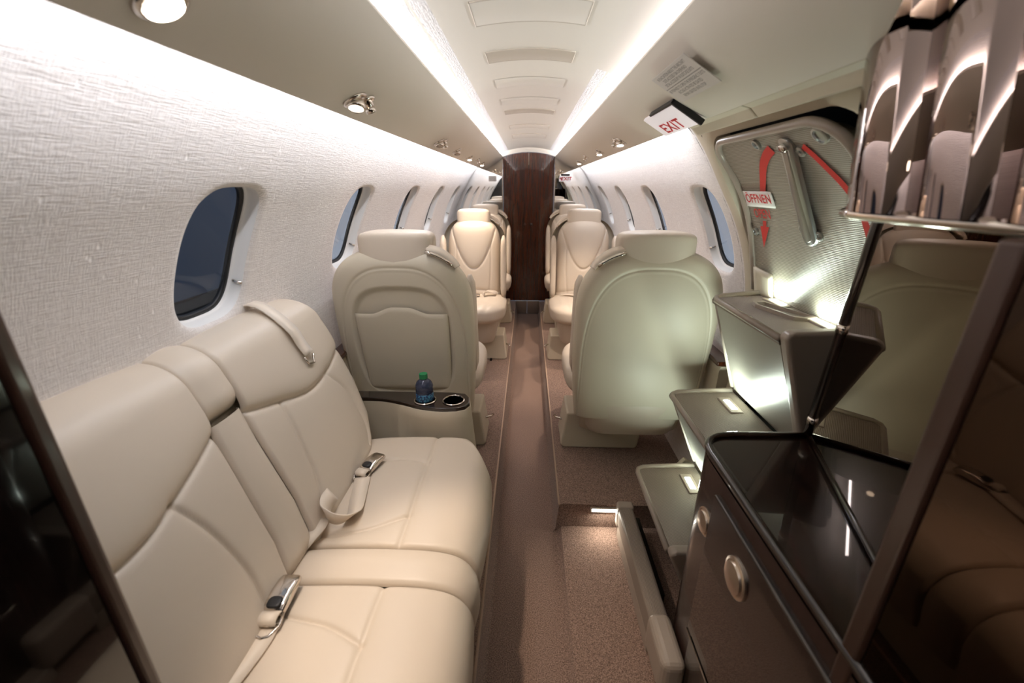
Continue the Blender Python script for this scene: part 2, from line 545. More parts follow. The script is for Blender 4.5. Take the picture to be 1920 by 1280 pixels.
k = 1
for side, cs in ((-1, LEFT_W), (1, RIGHT_W)):
    for yc in cs:
        build_window(k, side, yc); k += 1

# ceiling
def circ(R, x):
    return ZC + math.sqrt(R * R - x * x)


RC = 0.885
g = G(); xs = np.linspace(-0.56, 0.56, 41); ys = np.linspace(Y0, Y1, 12)
g.grid([[(x, y, circ(RC, x)) for y in ys] for x in xs])
struct(g.make('ceiling', M['headliner']))

# sloping overhead panels that hide both light strips
PA, PB = (0.273, 1.697), (0.4755, 1.576)
def psu_pt(t, off=0.0):
    """t 0..1 from upper to lower edge, slightly convex downwards; off = outwards"""
    bx = 0.010 * math.sin(math.pi * t)
    nx, nz = 0.513, 0.858
    return (PA[0] + (PB[0] - PA[0]) * t - nx * bx + nx * off, PA[1] + (PB[1] - PA[1]) * t - nz * bx + nz * off)


for i, side in enumerate((-1, 1)):
    prof = [psu_pt(t) for t in np.linspace(0, 1, 15)]
    prof += [psu_pt(1.01, 0.007)] + [psu_pt(t, 0.013) for t in np.linspace(0.99, 0.01, 8)] + [psu_pt(-0.01, 0.007)]
    ys = np.linspace(Y0 if side < 0 else 0.36, Y1 - 0.002, 12 if side < 0 else 40)
    g = G(); g.grid([[(side * x, max(y, 0.585 + (x - 0.414) * 1.8 + 0.0001 * q) if side > 0 else y, z) for x, z in prof] for q, y in enumerate(ys)], closed_v=True)
    o = struct(g.make('trim_%d' % (i + 1), M['headliner'], sharp=50))

# floor: dropped aisle between two raised ledges, and the low entry well on the right
AL, AR, LZ, EW = -0.131, 0.146, 0.15, 1.44
g = G()
def fl(prof, ya, yb, n):
    ys = np.linspace(ya, yb, n)
    g.grid([[(x, y, z) for x, z in prof] for y in ys])
rl = 0.012
ledge_l = [(-0.84, LZ), (AL - 0.02, LZ), (AL - 0.005, LZ - 0.003), (AL, LZ - rl), (AL + 0.012, 0.012), (AL + 0.022, 0.0)]
fl(ledge_l + [(AR - 0.022, 0.0), (AR - 0.012, 0.012), (AR, LZ - rl), (AR + 0.005, LZ - 0.003), (AR + 0.02, LZ), (0.84, LZ)], EW, Y1, 24)
fl(ledge_l + [(AR - 0.022, 0.0), (AR - 0.004, 0.006), (AR + 0.012, 0.028), (AR + 0.05, 0.032), (0.84, 0.032)], Y0, EW, 16)
g.add([(AR - 0.022, EW, 0.0), (0.84, EW, 0.0), (0.84, EW, LZ), (AR + 0.02, EW, LZ), (AR + 0.005, EW, LZ - 0.003), (AR, EW, LZ - rl), (AR - 0.012, EW, 0.012)], [tuple(range(7))])
struct(g.make('floor', M['carpet'], sharp=40))
g = G()
for x in (AL, AR):
    ya = Y0 if x < 0 else EW
    g.tube([(x, ya, LZ - 0.004), (x, Y1 - 0.03, LZ - 0.004)], 0.0045, 8)
    g.box((x - 0.004, Y1 - 0.034, 0.0), (x + 0.004, Y1 - 0.026, LZ))
M['piping'] = mat('beige carpet edging', (186, 160, 140), 0.7)
struct(g.make('trim_3', M['piping']))

# aft bulkhead: mirrors either side of a tall double door
g = G()
ss_ = [wall_pt(s, 1, 0.0) for s in np.linspace(-0.75, 1.05, 30)]
for side in (-1, 1):
    poly = [(side * 0.272, 0.0)] + [(side * x, z) for x, z in ss_] + [(side * 0.272, 1.775)]
    g.prism(poly, 1, Y1 - 0.004, Y1 + 0.03)
struct(g.make('wall_back', M['mirror'], smooth=False))

rd = bpy.data.objects.new('door_1', None); COL.objects.link(rd); rd.location = (0, Y1 - 0.02, 0); struct(rd)
def dtop(x):
    return 0.90 + math.sqrt(0.838 ** 2 - x * x)
for side in (-1, 1):
    pts = [(side * 0.0015, 0.165)] + [(side * x, dtop(x)) for x in np.linspace(0.0015, 0.268, 14)] + [(side * 0.268, 0.165)]
    G().prism(pts, 1, -0.012, 0.012).make('door_leaf', M['doorwood'], rd, smooth=False)
    G().box((side * 0.0015 if side > 0 else -0.143, -0.012, 0.004), (0.143 if side > 0 else -0.0015, 0.010, 0.160)).make('kick_plate', M['satinmetal'], rd, smooth=False, bevel=0.003)
    pl = [(side * 0.276, -0.014, 0.15)] + [(side * 0.276, -0.014, 1.60), (side * 0.272, -0.014, 1.690)]
    G().tube(pl, 0.006, 8).make('door_jamb', M['chrome'], rd)
    G().lathe([(0.0, -0.006), (0.014, -0.006), (0.016, 0.0), (0.016, 0.004)], (side * 0.035, -0.016, 1.02), (0, 1, 0), 18).make('door_pull', M['doorwood'], rd)
G().box((-0.006, 0.004, 0.165), (0.006, 0.014, 1.70)).make('seam_shade', M['black'], rd, smooth=False)  # black strip added behind the leaf gap, standing in for its shade
G().box((-0.002, -0.016, 1.62), (0.002, -0.010, 1.735)).make('centre_strip', M['chrome'], rd, smooth=False)
arch = [(x, dtop(x) + 0.004) for x in np.linspace(-0.285, 0.285, 25)] + [(x, dtop(x) + 0.022) for x in np.linspace(0.285, -0.285, 25)]
G().prism(arch, 1, -0.03, 0.012).make('door_arch', M['headliner'], rd, sharp=40)
# ceiling closing strip above the door
arch = [(x, dtop(x) + 0.018) for x in np.linspace(-0.29, 0.29, 25)] + [(x, circ(0.90, x)) for x in np.linspace(0.29, -0.29, 25)]
struct(G().prism(arch, 1, Y1 - 0.03, Y1 + 0.01).make('trim_4', M['headliner'], sharp=40))

# forward end behind the camera
g = G(); g.box((-0.95, Y0 - 0.03, -0.05), (0.95, Y0, 1.85)); struct(g.make('wall_front', M['darkwood'], smooth=False))

# dark gloss closet at the near end of the couch
clo = thing('closet', 'dark gloss closet end panel at the left edge, beside the near end of the couch', 'closet', (-0.62, 0.0, LZ))
M['jamb'] = mat('satin brown edge', (66, 44, 34), 0.4, coat=0.3)
sv = [wall_pt(s, -1, -0.004) for s in np.linspace(-0.75, 0.80, 24)]
poly = [(-0.500, 0.152)] + sv + [(-0.500, 1.555)]
g = G().prism(poly, 1, -0.60, 0.350); g.make('body', M['closetgloss'], clo, smooth=False, off=(-0.62, 0.0, LZ))
G().box((-0.520, 0.346, 0.152), (-0.494, 0.366, 1.552)).make('edge_strip', M['jamb'], clo, smooth=False, bevel=0.006, seg=3, off=(-0.62, 0.0, LZ))

# door surround on the right, between the overhead panel and the entry door
def band(g, ya, yb, sa, sb, ny, ns, off=-0.002):
    ys = np.linspace(ya, yb, ny); sv = np.linspace(sa, sb, ns)
    g.grid([[(wall_pt(s, 1, off)[0], y, wall_pt(s, 1, off)[1]) for y in ys] for s in sv])
g = G(); RO = 0.055
S_TOP = 0.705
DY0, DY1 = 0.86, 1.543       # door opening
n = 80
cy, cs2 = (DY0 + DY1) / 2, (S_TOP + 0.02) / 2
def drect(grow, p=9):
    return [(cy + py, cs2 + ps) for py, ps in loop(n, (DY1 - DY0) / 2 + grow, (S_TOP - 0.02) / 2 + grow, p)]
# near part, far part, top part
band(g, DY1 + 0.02, 1.600, -0.75, 1.0, 4, 40)
band(g, 0.70, DY0 - 0.02, -0.75, 1.0, 4, 40)
band(g, DY0 - 0.02, DY1 + 0.02, S_TOP + 0.02, 1.0, 14, 12)
# rounded lip round the opening
path = [(DY1, -0.75), (DY1, S_TOP - 0.09)] + [(DY1 - 0.09 + 0.09 * math.cos(a), S_TOP - 0.09 + 0.09 * math.sin(a)) for a in np.linspace(0.15, 1.45, 8)] + \
       [(y, S_TOP) for y in np.linspace(DY1 - 0.09, DY0 + 0.09, 10)] + [(DY0 + 0.09 - 0.09 * math.cos(a), S_TOP - 0.09 + 0.09 * math.sin(a)) for a in np.linspace(1.45, 0.15, 8)][::1] + [(DY0, S_TOP - 0.1), (DY0, -0.75)]
dense = []
for (a, b2) in zip(path, path[1:]):
    for t in np.linspace(0, 1, max(2, int(math.dist(a, b2) / 0.03) + 1))[:-1]:
        dense.append((a[0] + (b2[0] - a[0]) * t, a[1] + (b2[1] - a[1]) * t))
dense.append(path[-1])
rows = []
for (y, s) in dense:
    # outward direction in (y,s)
    dy, ds = y - cy, s - 0.30
    oy, os_ = (math.copysign(1, dy), 0) if abs(dy) > (DY1 - DY0) / 2 - 0.012 else ((0, 1) if s > S_TOP - 0.012 else (dy / math.hypot(dy, ds) * 1.2, ds / math.hypot(dy, ds) * 1.2))
    row = []
    for d, off in ((0.05, -0.003), (0.012, -0.004), (0.003, 0.0), (0.0, 0.012), (0.0, 0.06)):
        x, z = wall_pt(s + os_ * d, 1, off); row.append((x, y + oy * d, z))
    rows.append(row)
g.grid(rows)
o = struct(g.make('trim_6', M['trimcream'], sharp=50))
# beam under the overhead panel, with a joint line
g = G()
prof = [(0.478, 1.578), (0.500, 1.572), (0.520, 1.553), (0.528, 1.556), (0.53, 1.60), (0.49, 1.60)]
for a, b2 in ((0.70, 1.098), (1.102, 1.462)):
    g.prism(prof, 1, a, b2)
struct(g.make('trim_7', M['trimcream'], smooth=False, bevel=0.004))
# dark cavity behind the entry door
g = G(); sv = np.linspace(-0.85, 0.80, 24); ys = np.linspace(0.5, 1.62, 4)
g.grid([[(wall_pt(s, 1, 0.10)[0], y, wall_pt(s, 1, 0.10)[1]) for y in ys] for s in sv])
for y in (0.5, 1.62):
    g.grid([[(wall_pt(s, 1, o2)[0], y, wall_pt(s, 1, o2)[1]) for o2 in (0.0, 0.10)] for s in sv])
struct(g.make('wall_doorway', M['black']))

# wall side ledges with wood tops
for i, side in enumerate((-1, 1)):
    ya = 1.47 if side < 0 else 1.60
    g = G(); g.prism([(side * 0.845, 0.15), (side * 0.78, 0.15), (side * 0.785, 0.70), (side * 0.79, 0.72), (side * 0.845, 0.72)], 1, ya, Y1 - 0.01)
    struct(g.make('baseboard_%s' % ('left' if side < 0 else 'right'), M['trimcream'], smooth=False))
    g = G(); g.box((min(side * 0.775, side * 0.85), ya, 0.72), (max(side * 0.775, side * 0.85), Y1 - 0.01, 0.74))
    struct(g.make('trim_%d' % (8 + i), M['doorwood'], smooth=False, bevel=0.004))

# hangar outside the windows
g = G(); g.box((-7.05, -6, -1.4), (-7, 14, 5)); struct(g.make('wall_hangar', M['hangarwall'], smooth=False))
g = G(); g.box((7, -6, -1.4), (7.05, 14, 5)); struct(g.make('wall_hangar_far', M['hangartan'], smooth=False))
g = G(); g.box((-7, -6, -1.45), (7, 14, -1.4)); struct(g.make('floor_hangar', M['hangarfloor'], smooth=False))

g = G(); g.box((-6.98, -6, -1.4), (-6.9, 14, -0.75)); struct(g.make('baseboard_hangar', M['black'], smooth=False))

# ------------------------------------------------------------------ ceiling fittings
def on_ceiling(x, off=0.0):
    R = RC - off
    return ZC + math.sqrt(R * R - x * x)


def ceiling_panel(ya, yb, hw, label, m, name, rim=True):
    zc = on_ceiling(0, 0.0)
    t = thing(name, label, 'ceiling panel', (0, (ya + yb) / 2, zc), 0, 'panels along the ceiling centre')
    g = G(); xs = np.linspace(-hw, hw, 15); a, b2 = ya - (ya + yb) / 2, yb - (ya + yb) / 2
    P = []
    for x in xs:
        tap = 1.0
        P.append([(x, a, on_ceiling(x, 0.001) - zc), (x, a + 0.003, on_ceiling(x, 0.0028) - zc), (x, b2 - 0.003, on_ceiling(x, 0.0028) - zc), (x, b2, on_ceiling(x, 0.001) - zc)])
    g.grid(P)
    g.make('panel', m, t, sharp=40)
    if rim:
        pts = [(x, a, on_ceiling(x, 0.001) - zc) for x in np.linspace(-hw, hw, 12)] + [(x, b2, on_ceiling(x, 0.001) - zc) for x in np.linspace(hw, -hw, 12)]
        pts.append(pts[0])
        G().tube(pts, 0.0022, 6, cap=False).make('rim', M['ventpanel'], t)
    return t


ceiling_panel(1.09, 1.23, 0.133, 'pale framed ceiling panel nearest the camera', M['headliner'], 'ceiling_panel')
ceiling_panel(1.45, 1.56, 0.131, 'beige ceiling grille behind the nearest pale panel', M['ventpanel'], 'ceiling_grille')
ceiling_panel(1.79, 1.92, 0.130, 'pale ceiling panel just behind the nearest beige grille', M['headliner'], 'ceiling_panel', False)
ceiling_panel(2.16, 2.30, 0.130, 'pale ceiling panel just before the second beige grille', M['headliner'], 'ceiling_panel', False)
ceiling_panel(2.46, 2.58, 0.130, 'second beige ceiling grille, above the facing club seats', M['ventpanel'], 'ceiling_grille')
ceiling_panel(3.03, 3.20, 0.130, 'pale framed ceiling panel beyond the second grille', M['headliner'], 'ceiling_panel')
ceiling_panel(3.55, 3.80, 0.130, 'pale framed ceiling panel nearest the mahogany door', M['headliner'], 'ceiling_panel')


def psu_frame(side, t=0.74):
    x, z = psu_pt(t)
    return (side * x, z), Vector((-side * 0.45, 0, -0.89)).normalized()


def reading_light(side, y, label, lit, scale=1.0, watts=None, eyeball=True, aim=(0, 0, -1), angle=62):
    (x, z), nrm = psu_frame(side)
    t = thing('reading_light', label, 'reading light', (x, y, z), 0, 'reading lights in the overhead panels')
    r = 0.021 * scale
    G().lathe([(r * 1.5, 0.001), (r * 1.45, -0.004), (r * 1.15, -0.007), (r * 1.05, -0.004)], (0, 0, 0), -nrm, 24).make('bezel', M['chrome'], t)
    if eyeball:
        ax = Vector((-side * 0.05, -0.35, -0.93)).normalized()
        c = nrm * 0.004
        G().lathe([(r * 0.75, -0.004), (r * 1.0, 0.002), (r * 1.0, 0.014), (r * 0.86, 0.020), (r * 0.80, 0.019), (r * 0.80, 0.015)], c, ax, 24, False).make('lamp_head', M['chrome'], t)
        G().lathe([(0.0, 0.0165), (r * 0.8, 0.0165), (r * 0.8, 0.015), (0, 0.0145)], c, ax, 20).make('lens', M['lamp_on'] if lit else M['lamp_off'], t)
    else:
        G().lathe([(0.0, 0.0), (r * 1.06, 0.0), (r * 1.06, -0.002)], nrm * 0.006, -nrm, 28).make('lens', M['lamp_on'] if lit else M['lamp_off'], t)
    if lit:
        l = bpy.data.lights.new('reading_lamp', 'SPOT'); l.energy = watts or READ_W; l.color = (1.0, 0.80, 0.63)
        l.spot_size = math.radians(angle); l.spot_blend = 0.7; l.shadow_soft_size = 0.02
        o = bpy.data.objects.new('reading_lamp', l); COL.objects.link(o); o.parent = t
        o.location = nrm * 0.03
        o.rotation_euler = Vector(aim).to_track_quat('-Z', 'Y').to_euler()
    return t


def air_vent(side, y, label, t_=0.68):
    (x, z), nrm = psu_frame(side, t_)
    t = thing('air_vent', label, 'air vent', (x, y, z), 0, 'air vents in the overhead panels')
    G().lathe([(0.022, 0.001), (0.021, -0.004), (0.016, -0.006)], (0, 0, 0), -nrm, 22).make('bezel', M['chrome'], t)
    ax = Vector((nrm.x * 0.6, 0.12, nrm.z)).normalized()
    G().lathe([(0.013, 0.0), (0.013, 0.016), (0.0115, 0.0165), (0.0115, 0.017), (0.0125, 0.018), (0.0125, 0.029), (0.010, 0.030), (0.009, 0.026)], (0, 0, 0), ax, 22, False).make('nozzle', M['chrome'], t)
    G().lathe([(0.0, 0.0255), (0.0102, 0.0255)], (0, 0, 0), ax, 18).make('opening', M['black'], t)
    return t


reading_light(-1, 0.565, 'large round lit lamp in the left overhead panel above the couch', True, 0.95, READ_W * 1.1, False, (0.24, 0.06, -1), 52)
reading_light(-1, 1.135, 'lit swivel reading lamp beside the air nozzle above the couch', True, 1.0, READ_W * 0.2, True, (0.20, 0.05, -1), 60)
air_vent(-1, 1.178, 'nickel air nozzle beside the swivel lamp above the couch')
for y, lit, lb in ((2.15, False, 'swivel reading lamp above the left seat with the pocketed back'), (2.66, False, 'small reading lamp on the left, just before the bright glowing one'),
                   (3.22, True, 'bright glowing reading lamp above the left facing seat'), (4.05, True, 'farther reading lamp on the left near the bulkhead mirror')):
    reading_light(-1, y, lb, lit, 0.9, READ_W, True, (0.0, -0.02, -1))
air_vent(-1, 2.20, 'air nozzle above the left seat with the pocketed back')
air_vent(-1, 3.62, 'air nozzle behind the glowing left lamp near the bulkhead')
for y, lit, lb in ((2.14, True, 'lit reading lamp nearest the EXIT sign, right overhead panel'), (2.74, True, 'second lit reading lamp along the right overhead panel'),
                   (3.80, True, 'lit reading lamp on the right nearest the bulkhead')):
    reading_light(1, y, lb, lit, 0.9, READ_W, True, (0.0, 0.24 if y < 3 else 0.0, -1))
air_vent(1, 2.19, 'air nozzle beside the lit lamp nearest the EXIT sign')
air_vent(1, 3.30, 'nickel air nozzle farther along the right overhead panel')

# ------------------------------------------------------------------ placards and exit signs
def placard_frame(side, t0, y, off=0.003):
    x, z = psu_pt(t0); n2 = Vector((-side * 0.513, 0, -0.858))
    up = Vector((-side * (PB[0] - PA[0]), 0, PA[1] - PB[1])).normalized()   # towards the ceiling centre
    return Vector((side * x, y, z)) + n2 * off, n2, up


def flat(g, c, r, u, pts, faces, d=0.0, n2=None):
    v = [tuple(Vector(c) + r * p[0] + u * p[1] + (n2 * d if n2 else Vector((0, 0, 0)))) for p in pts]
    g.add(v, faces); return g


c, n2, up = placard_frame(1, 0.41, 1.11, 0.0102)
R_ = Vector((0, -1, 0))
t = thing('instruction_placard', 'pale text placard on the right overhead panel before the EXIT sign', 'placard', c)
Z0 = Vector((0, 0, 0))
g = G(); flat(g, Z0, R_, up, [(-0.115, -0.048), (0.115, -0.048), (0.115, 0.048), (-0.115, 0.048)], [(0, 1, 2, 3)])
o = g.make('card', M['clear'], t, smooth=False); md = o.modifiers.new('sol', 'SOLIDIFY'); md.thickness = 0.0012
lines = ['IN EVACUATION ABOUT THE AIRCRAFT', 'SUITE ACCESSED ON OVERHEAD', 'DETAIL ACCESSORY IN SUITCASE EXITS', 'BE PREPARED TO OPEN THE EMERGENCY EXITS', 'IN CASE ACTIVATED BE SEATED', 'REMAIN SEATED UNTIL STOP']
ys = [0.036, 0.024, 0.012, -0.008, -0.021, -0.034]
g = G()
for s, yy in zip(lines, ys):
    v, f = text_pts(s, 0.0125, 0.92, 0.86)
    flat(g, n2 * 0.0013, R_, up, [(p[0], p[1] + yy) for p in v], f)
flat(g, n2 * 0.0013, R_, up, [(-0.11, 0.0015), (0.11, 0.0015), (0.11, 0.003), (-0.11, 0.003)], [(0, 1, 2, 3)])
g.make('lettering', M['greytext'], t, smooth=False)

# near exit sign: shallow tray on the overhead panel, dark rim on two sides
c, n2, up = placard_frame(1, 0.78, 1.44, 0.012)
t = thing('exit_sign', 'white EXIT sign with red letters above the entry door', 'exit sign', c)
def slab(g, a0, a1, b0, b1, d0, d1):
    v = [tuple(R_ * a + up * b2 + n2 * d) for d in (d0, d1) for a, b2 in ((a0, b0), (a1, b0), (a1, b1), (a0, b1))]
    g.add(v, [(0, 3, 2, 1), (4, 5, 6, 7), (0, 1, 5, 4), (1, 2, 6, 5), (2, 3, 7, 6), (3, 0, 4, 7)]); return g
slab(G(), -0.15, 0.155, -0.045, 0.048, -0.012, 0.0).make('face', M['exitsign'], t, smooth=False, bevel=0.003)
g = slab(G(), 0.155, 0.166, -0.048, 0.056, -0.012, 0.004); slab(g, -0.05, 0.166, 0.048, 0.056, -0.012, 0.004)
g.make('rim', M['black'], t, smooth=False, bevel=0.002)
v, f = text_pts('EXIT', 0.056, 1.08, 1.42, 0.022)
g = G(); flat(g, n2 * 0.0008, R_, up, [(p[0] - 0.01, p[1] - 0.017) for p in v], f); g.make('lettering', M['redtext'], t, smooth=False)

# aft exit sign and placard on the bulkhead mirrors
t = thing('exit_sign', 'small EXIT sign with an arrow on the aft mirror, right of the mahogany door', 'exit sign', (0.386, Y1 - 0.012, 1.487))
X_, Z_ = Vector((1, 0, 0)), Vector((0, 0, 1))
g = G(); g.box((-0.064, -0.006, -0.030), (0.062, 0.006, 0.022)); g.make('face', M['exitsign'], t, smooth=False, bevel=0.002)
g = G(); g.box((-0.045, -0.006, 0.026), (0.046, 0.006, 0.044)); g.make('label_bar', M['black'], t, smooth=False, bevel=0.001)
v, f = text_pts('EXIT', 0.046, 1.06, 1.1, 0.02)
g = G(); flat(g, Vector((0.013, -0.0068, -0.004)), X_, Z_, v, f)
flat(g, Vector((-0.048, -0.0068, -0.004)), X_, Z_, [(0.004, -0.018), (0.012, -0.018), (0.012, 0.010), (0.0, 0.010), (0.0, 0.018), (-0.014, 0.006), (0.0, -0.006), (0.0, 0.003), (0.004, 0.003)], [tuple(range(9))])
g.make('lettering', M['redtext'], t, smooth=False)
t = thing('notice_placard', 'small pale notice card on the aft mirror, left of the mahogany door', 'placard', (-0.383, Y1 - 0.008, 1.485))
g = G(); g.box((-0.042, -0.003, -0.027), (0.042, 0.003, 0.027)); g.make('card', M['white'], t, smooth=False)
g = G()
for k in range(4):
    v, f = text_pts(['NO SMOKING', 'FASTEN SEAT BELT', 'LIFE VEST UNDER', 'SEAT CUSHION'][k], 0.0095, 1.0, 0.9)
    flat(g, Vector((0, -0.0036, 0.018 - 0.012 * k)), X_, Z_, v, f)
g.make('lettering', M['greytext'], t, smooth=False)

# ------------------------------------------------------------------ entry door with built-in stairs
RD = 0.862
def dpt(y, z, inn=0.0):
    """point of the curved door liner at height z; inn = towards the cabin"""
    R = RD - inn
    return (math.sqrt(max(R * R - (z - ZC) ** 2, 0.0)) - 0.035 * float(smooth1((1.46 - z) / 0.36)), y, z)


DO = Vector((0.70, 1.20, 0.05))
door = thing('entry_door', 'ribbed grey entry door with silver handle and built-in stairs', 'door', DO)
DA, DB = 0.93, 1.508
zt, zb = 1.535, 1.055
def arc_s(z):
    return RD * math.asin((z - ZC) / RD)
def z_s(s):
    return ZC + RD * math.sin(s / RD)
g = G()
ss2 = np.linspace(arc_s(zb), arc_s(zt), 40)
P, UV = [], []
for s in ss2:
    cut = 0.0
    e = arc_s(zt) - s
    if e < 0.09:
        cut = 0.09 - math.sqrt(max(0.09 ** 2 - (0.09 - e) ** 2, 0))
    row = np.linspace(DA + cut, DB - cut, 26)
    P.append([dpt(y, z_s(s)) for y in row] + [dpt(y, z_s(s), -0.03) for y in row[::-1]]); UV.append([(y, s) for y in row] + [(y, s) for y in row[::-1]])
g.grid(P, UV, closed_v=True)
o = g.make('door_liner', M['doorrib'], door, off=DO, sharp=60)
# raised edge round the liner
pts = [(DB - 0.002, s) for s in np.linspace(arc_s(zb) + 0.01, arc_s(zt) - 0.09, 14)] + [(DB - 0.09 + 0.088 * math.cos(a), arc_s(zt) - 0.09 + 0.088 * math.sin(a)) for a in np.linspace(0.2, 1.57, 9)] + \
      [(y, arc_s(zt) - 0.002) for y in np.linspace(DB - 0.15, DA + 0.15, 6)] + [(DA + 0.09 - 0.088 * math.cos(a), arc_s(zt) - 0.09 + 0.088 * math.sin(a)) for a in np.linspace(1.57, 0.2, 9)] + [(DA + 0.002, s) for s in np.linspace(arc_s(zt) - 0.09, arc_s(zb) + 0.01, 14)]
G().tube([dpt(y, z_s(s), 0.002) for y, s in pts], 0.011, 10).make('door_edging', M['stairtrim'], door, off=DO)
# cream corner plate at the lower far corner
g = G(); g.grid([[dpt(y, z, 0.006 + 0.004 * (y > 1.40)) for z in np.linspace(1.05, 1.15 - 0.01 * (1.475 - y) / 0.1, 6)] for y in np.linspace(1.375, 1.475, 6)])
o = g.make('corner_plate', M['seatplastic'], door, off=DO); md = o.modifiers.new('sol', 'SOLIDIFY'); md.thickness = 0.008
# handle: tapered bar in a silver escutcheon
def on_door(y0, s0, pts, inn):
    return [dpt(y0 - a, z_s(s0 + b2), inn) for a, b2 in pts]
sa, sb = arc_s(1.508), arc_s(1.261); ya_, yb_ = 1.126, 1.184
ln = math.hypot(sb - sa, yb_ - ya_); ux, us = (yb_ - ya_) / ln, (sb - sa) / ln     # along the bar, downwards
def hp(l, w, inn):
    return dpt(ya_ + ux * l - us * w * -1 * -1, z_s(sa + us * l - ux * w * -1 * -1 * -1), inn)
def handle_shape(g, wa, wb, la, lb, i0, i1, inset):
    rings = []
    for inn, k in ((i0, 0.0), (i1 - 0.002, 0.0), (i1, inset)):
        ring = []
        for a in np.linspace(-math.pi / 2, math.pi / 2, 9):       # lower end
            w = (wb - k); ring.append(hp(lb - wb + w * math.cos(a), w * math.sin(a), inn))
        for a in np.linspace(math.pi / 2, 3 * math.pi / 2, 9):    # upper end
            w = (wa - k); ring.append(hp(la + wa + w * math.cos(a), w * math.sin(a), inn))
        rings.append(ring)
    k0 = len(g.v); g.grid(rings, closed_v=True); n0 = len(rings[0]); g.f.append(tuple(k0 + 2 * n0 + q for q in range(n0)))
    return g
h = handle_shape(G(), 0.022, 0.030, -0.008, ln + 0.006, 0.0, 0.008, 0.002).make('handle_plate', M['satinmetal'], door, off=DO, sharp=40)
o = handle_shape(G(), 0.013, 0.021, 0.012, ln - 0.004, 0.006, 0.012, 0.002).make('handle', M['handle'], door, off=DO, sharp=40)
g = G()
for l in (0.028, ln - 0.035):
    for w in (-0.034, 0.034):
        p = hp(l, w, 0.0); q = Vector((-(p[0]), 0, ZC - p[2])).normalized()
        g.lathe([(0.014, 0.0), (0.014, 0.005), (0.009, 0.007), (0.004, 0.005), (0.004, 0.002), (0.0, 0.002)], p, q, 16)
g.make('handle_lug', M['satinmetal'], door, off=DO, sharp=40)
p = hp(0.022, 0.0, 0.012); q = Vector((-p[0], 0, ZC - p[2])).normalized()
G().lathe([(0.012, 0.0), (0.011, 0.006), (0.0, 0.008)], p, q, 18).make('handle_bolt', M['chrome'], door, off=DO)
for yy, zz, r in ((1.257, 1.512, 0.015), (1.000, 1.508, 0.021), (1.470, 1.266, 0.013)):
    p = dpt(yy, zz, 0.0); q = Vector((-p[0], 0, ZC - p[2])).normalized()
    pr = G().lathe([(r, 0.0), (r, 0.006), (r * 0.78, 0.007), (r * 0.74, 0.003), (0.0, 0.002)], p, q, 24)
    pr.make('door_grommet', M['satinmetal'], door, off=DO, sharp=40)
# painted arcs and arrow
g = G()
def strip(pts, w, inn=0.003):
    P = []
    pts = spline(pts, 24)
    for i, (y, s) in enumerate(pts):
        y2, s2 = pts[min(i + 1, len(pts) - 1)]; y3, s3 = pts[max(i - 1, 0)]
        t_ = np.array([y2 - y3, s2 - s3]); t_ /= np.linalg.norm(t_); n_ = np.array([-t_[1], t_[0]])
        P.append([dpt(y + n_[0] * w * k, z_s(s + n_[1] * w * k), inn) for k in (-0.5, 0.5)])
    g.grid(P)
def YS(y, z):
    return (y, arc_s(z))
strip([YS(1.205, 1.495), YS(1.255, 1.479), YS(1.305, 1.452), YS(1.355, 1.405), YS(1.378, 1.375)], 0.027)
strip([YS(1.078, 1.492), YS(1.060, 1.470), YS(1.040, 1.442), YS(1.010, 1.405), YS(0.985, 1.36), YS(0.97, 1.30)], 0.020)
v = [dpt(1.405 - a - 0.25 * b2 * -1 * -1, z_s(arc_s(1.304) + b2), 0.003) for a, b2 in ((-0.010, 0.0), (0.010, 0.0), (0.010, -0.020), (0.026, -0.020), (0.0, -0.095), (-0.026, -0.020), (-0.010, -0.020))]
g.add(v, [tuple(range(7))])
g.make('arrow_marking', M['red'], door, off=DO)
def door_text(g, s, size, sx, y, z, inn, m=None):
    v, f = text_pts(s, size, 1.0, sx, 0.012)
    g.add([dpt(y - p[0], z_s(arc_s(z) + p[1]), inn) for p in v], f)
g = G(); P = [[dpt(y, z, 0.004) for y in np.linspace(1.320, 1.488, 8)] for z in np.linspace(1.346, 1.392, 6)]; g.grid(P)
pl = g.make('placard', M['white'], door, off=DO); md = pl.modifiers.new('sol', 'SOLIDIFY'); md.thickness = 0.002
g = G(); door_text(g, '\u00d6FFNEN', 0.043, 0.92, 1.404, 1.369, 0.0066); g.make('lettering', M['redtext'], pl, smooth=False, off=DO)
g = G(); door_text(g, 'OPEN', 0.044, 0.88, 1.412, 1.324, 0.003); g.make('lettering', M['red'], door, smooth=False, off=DO)

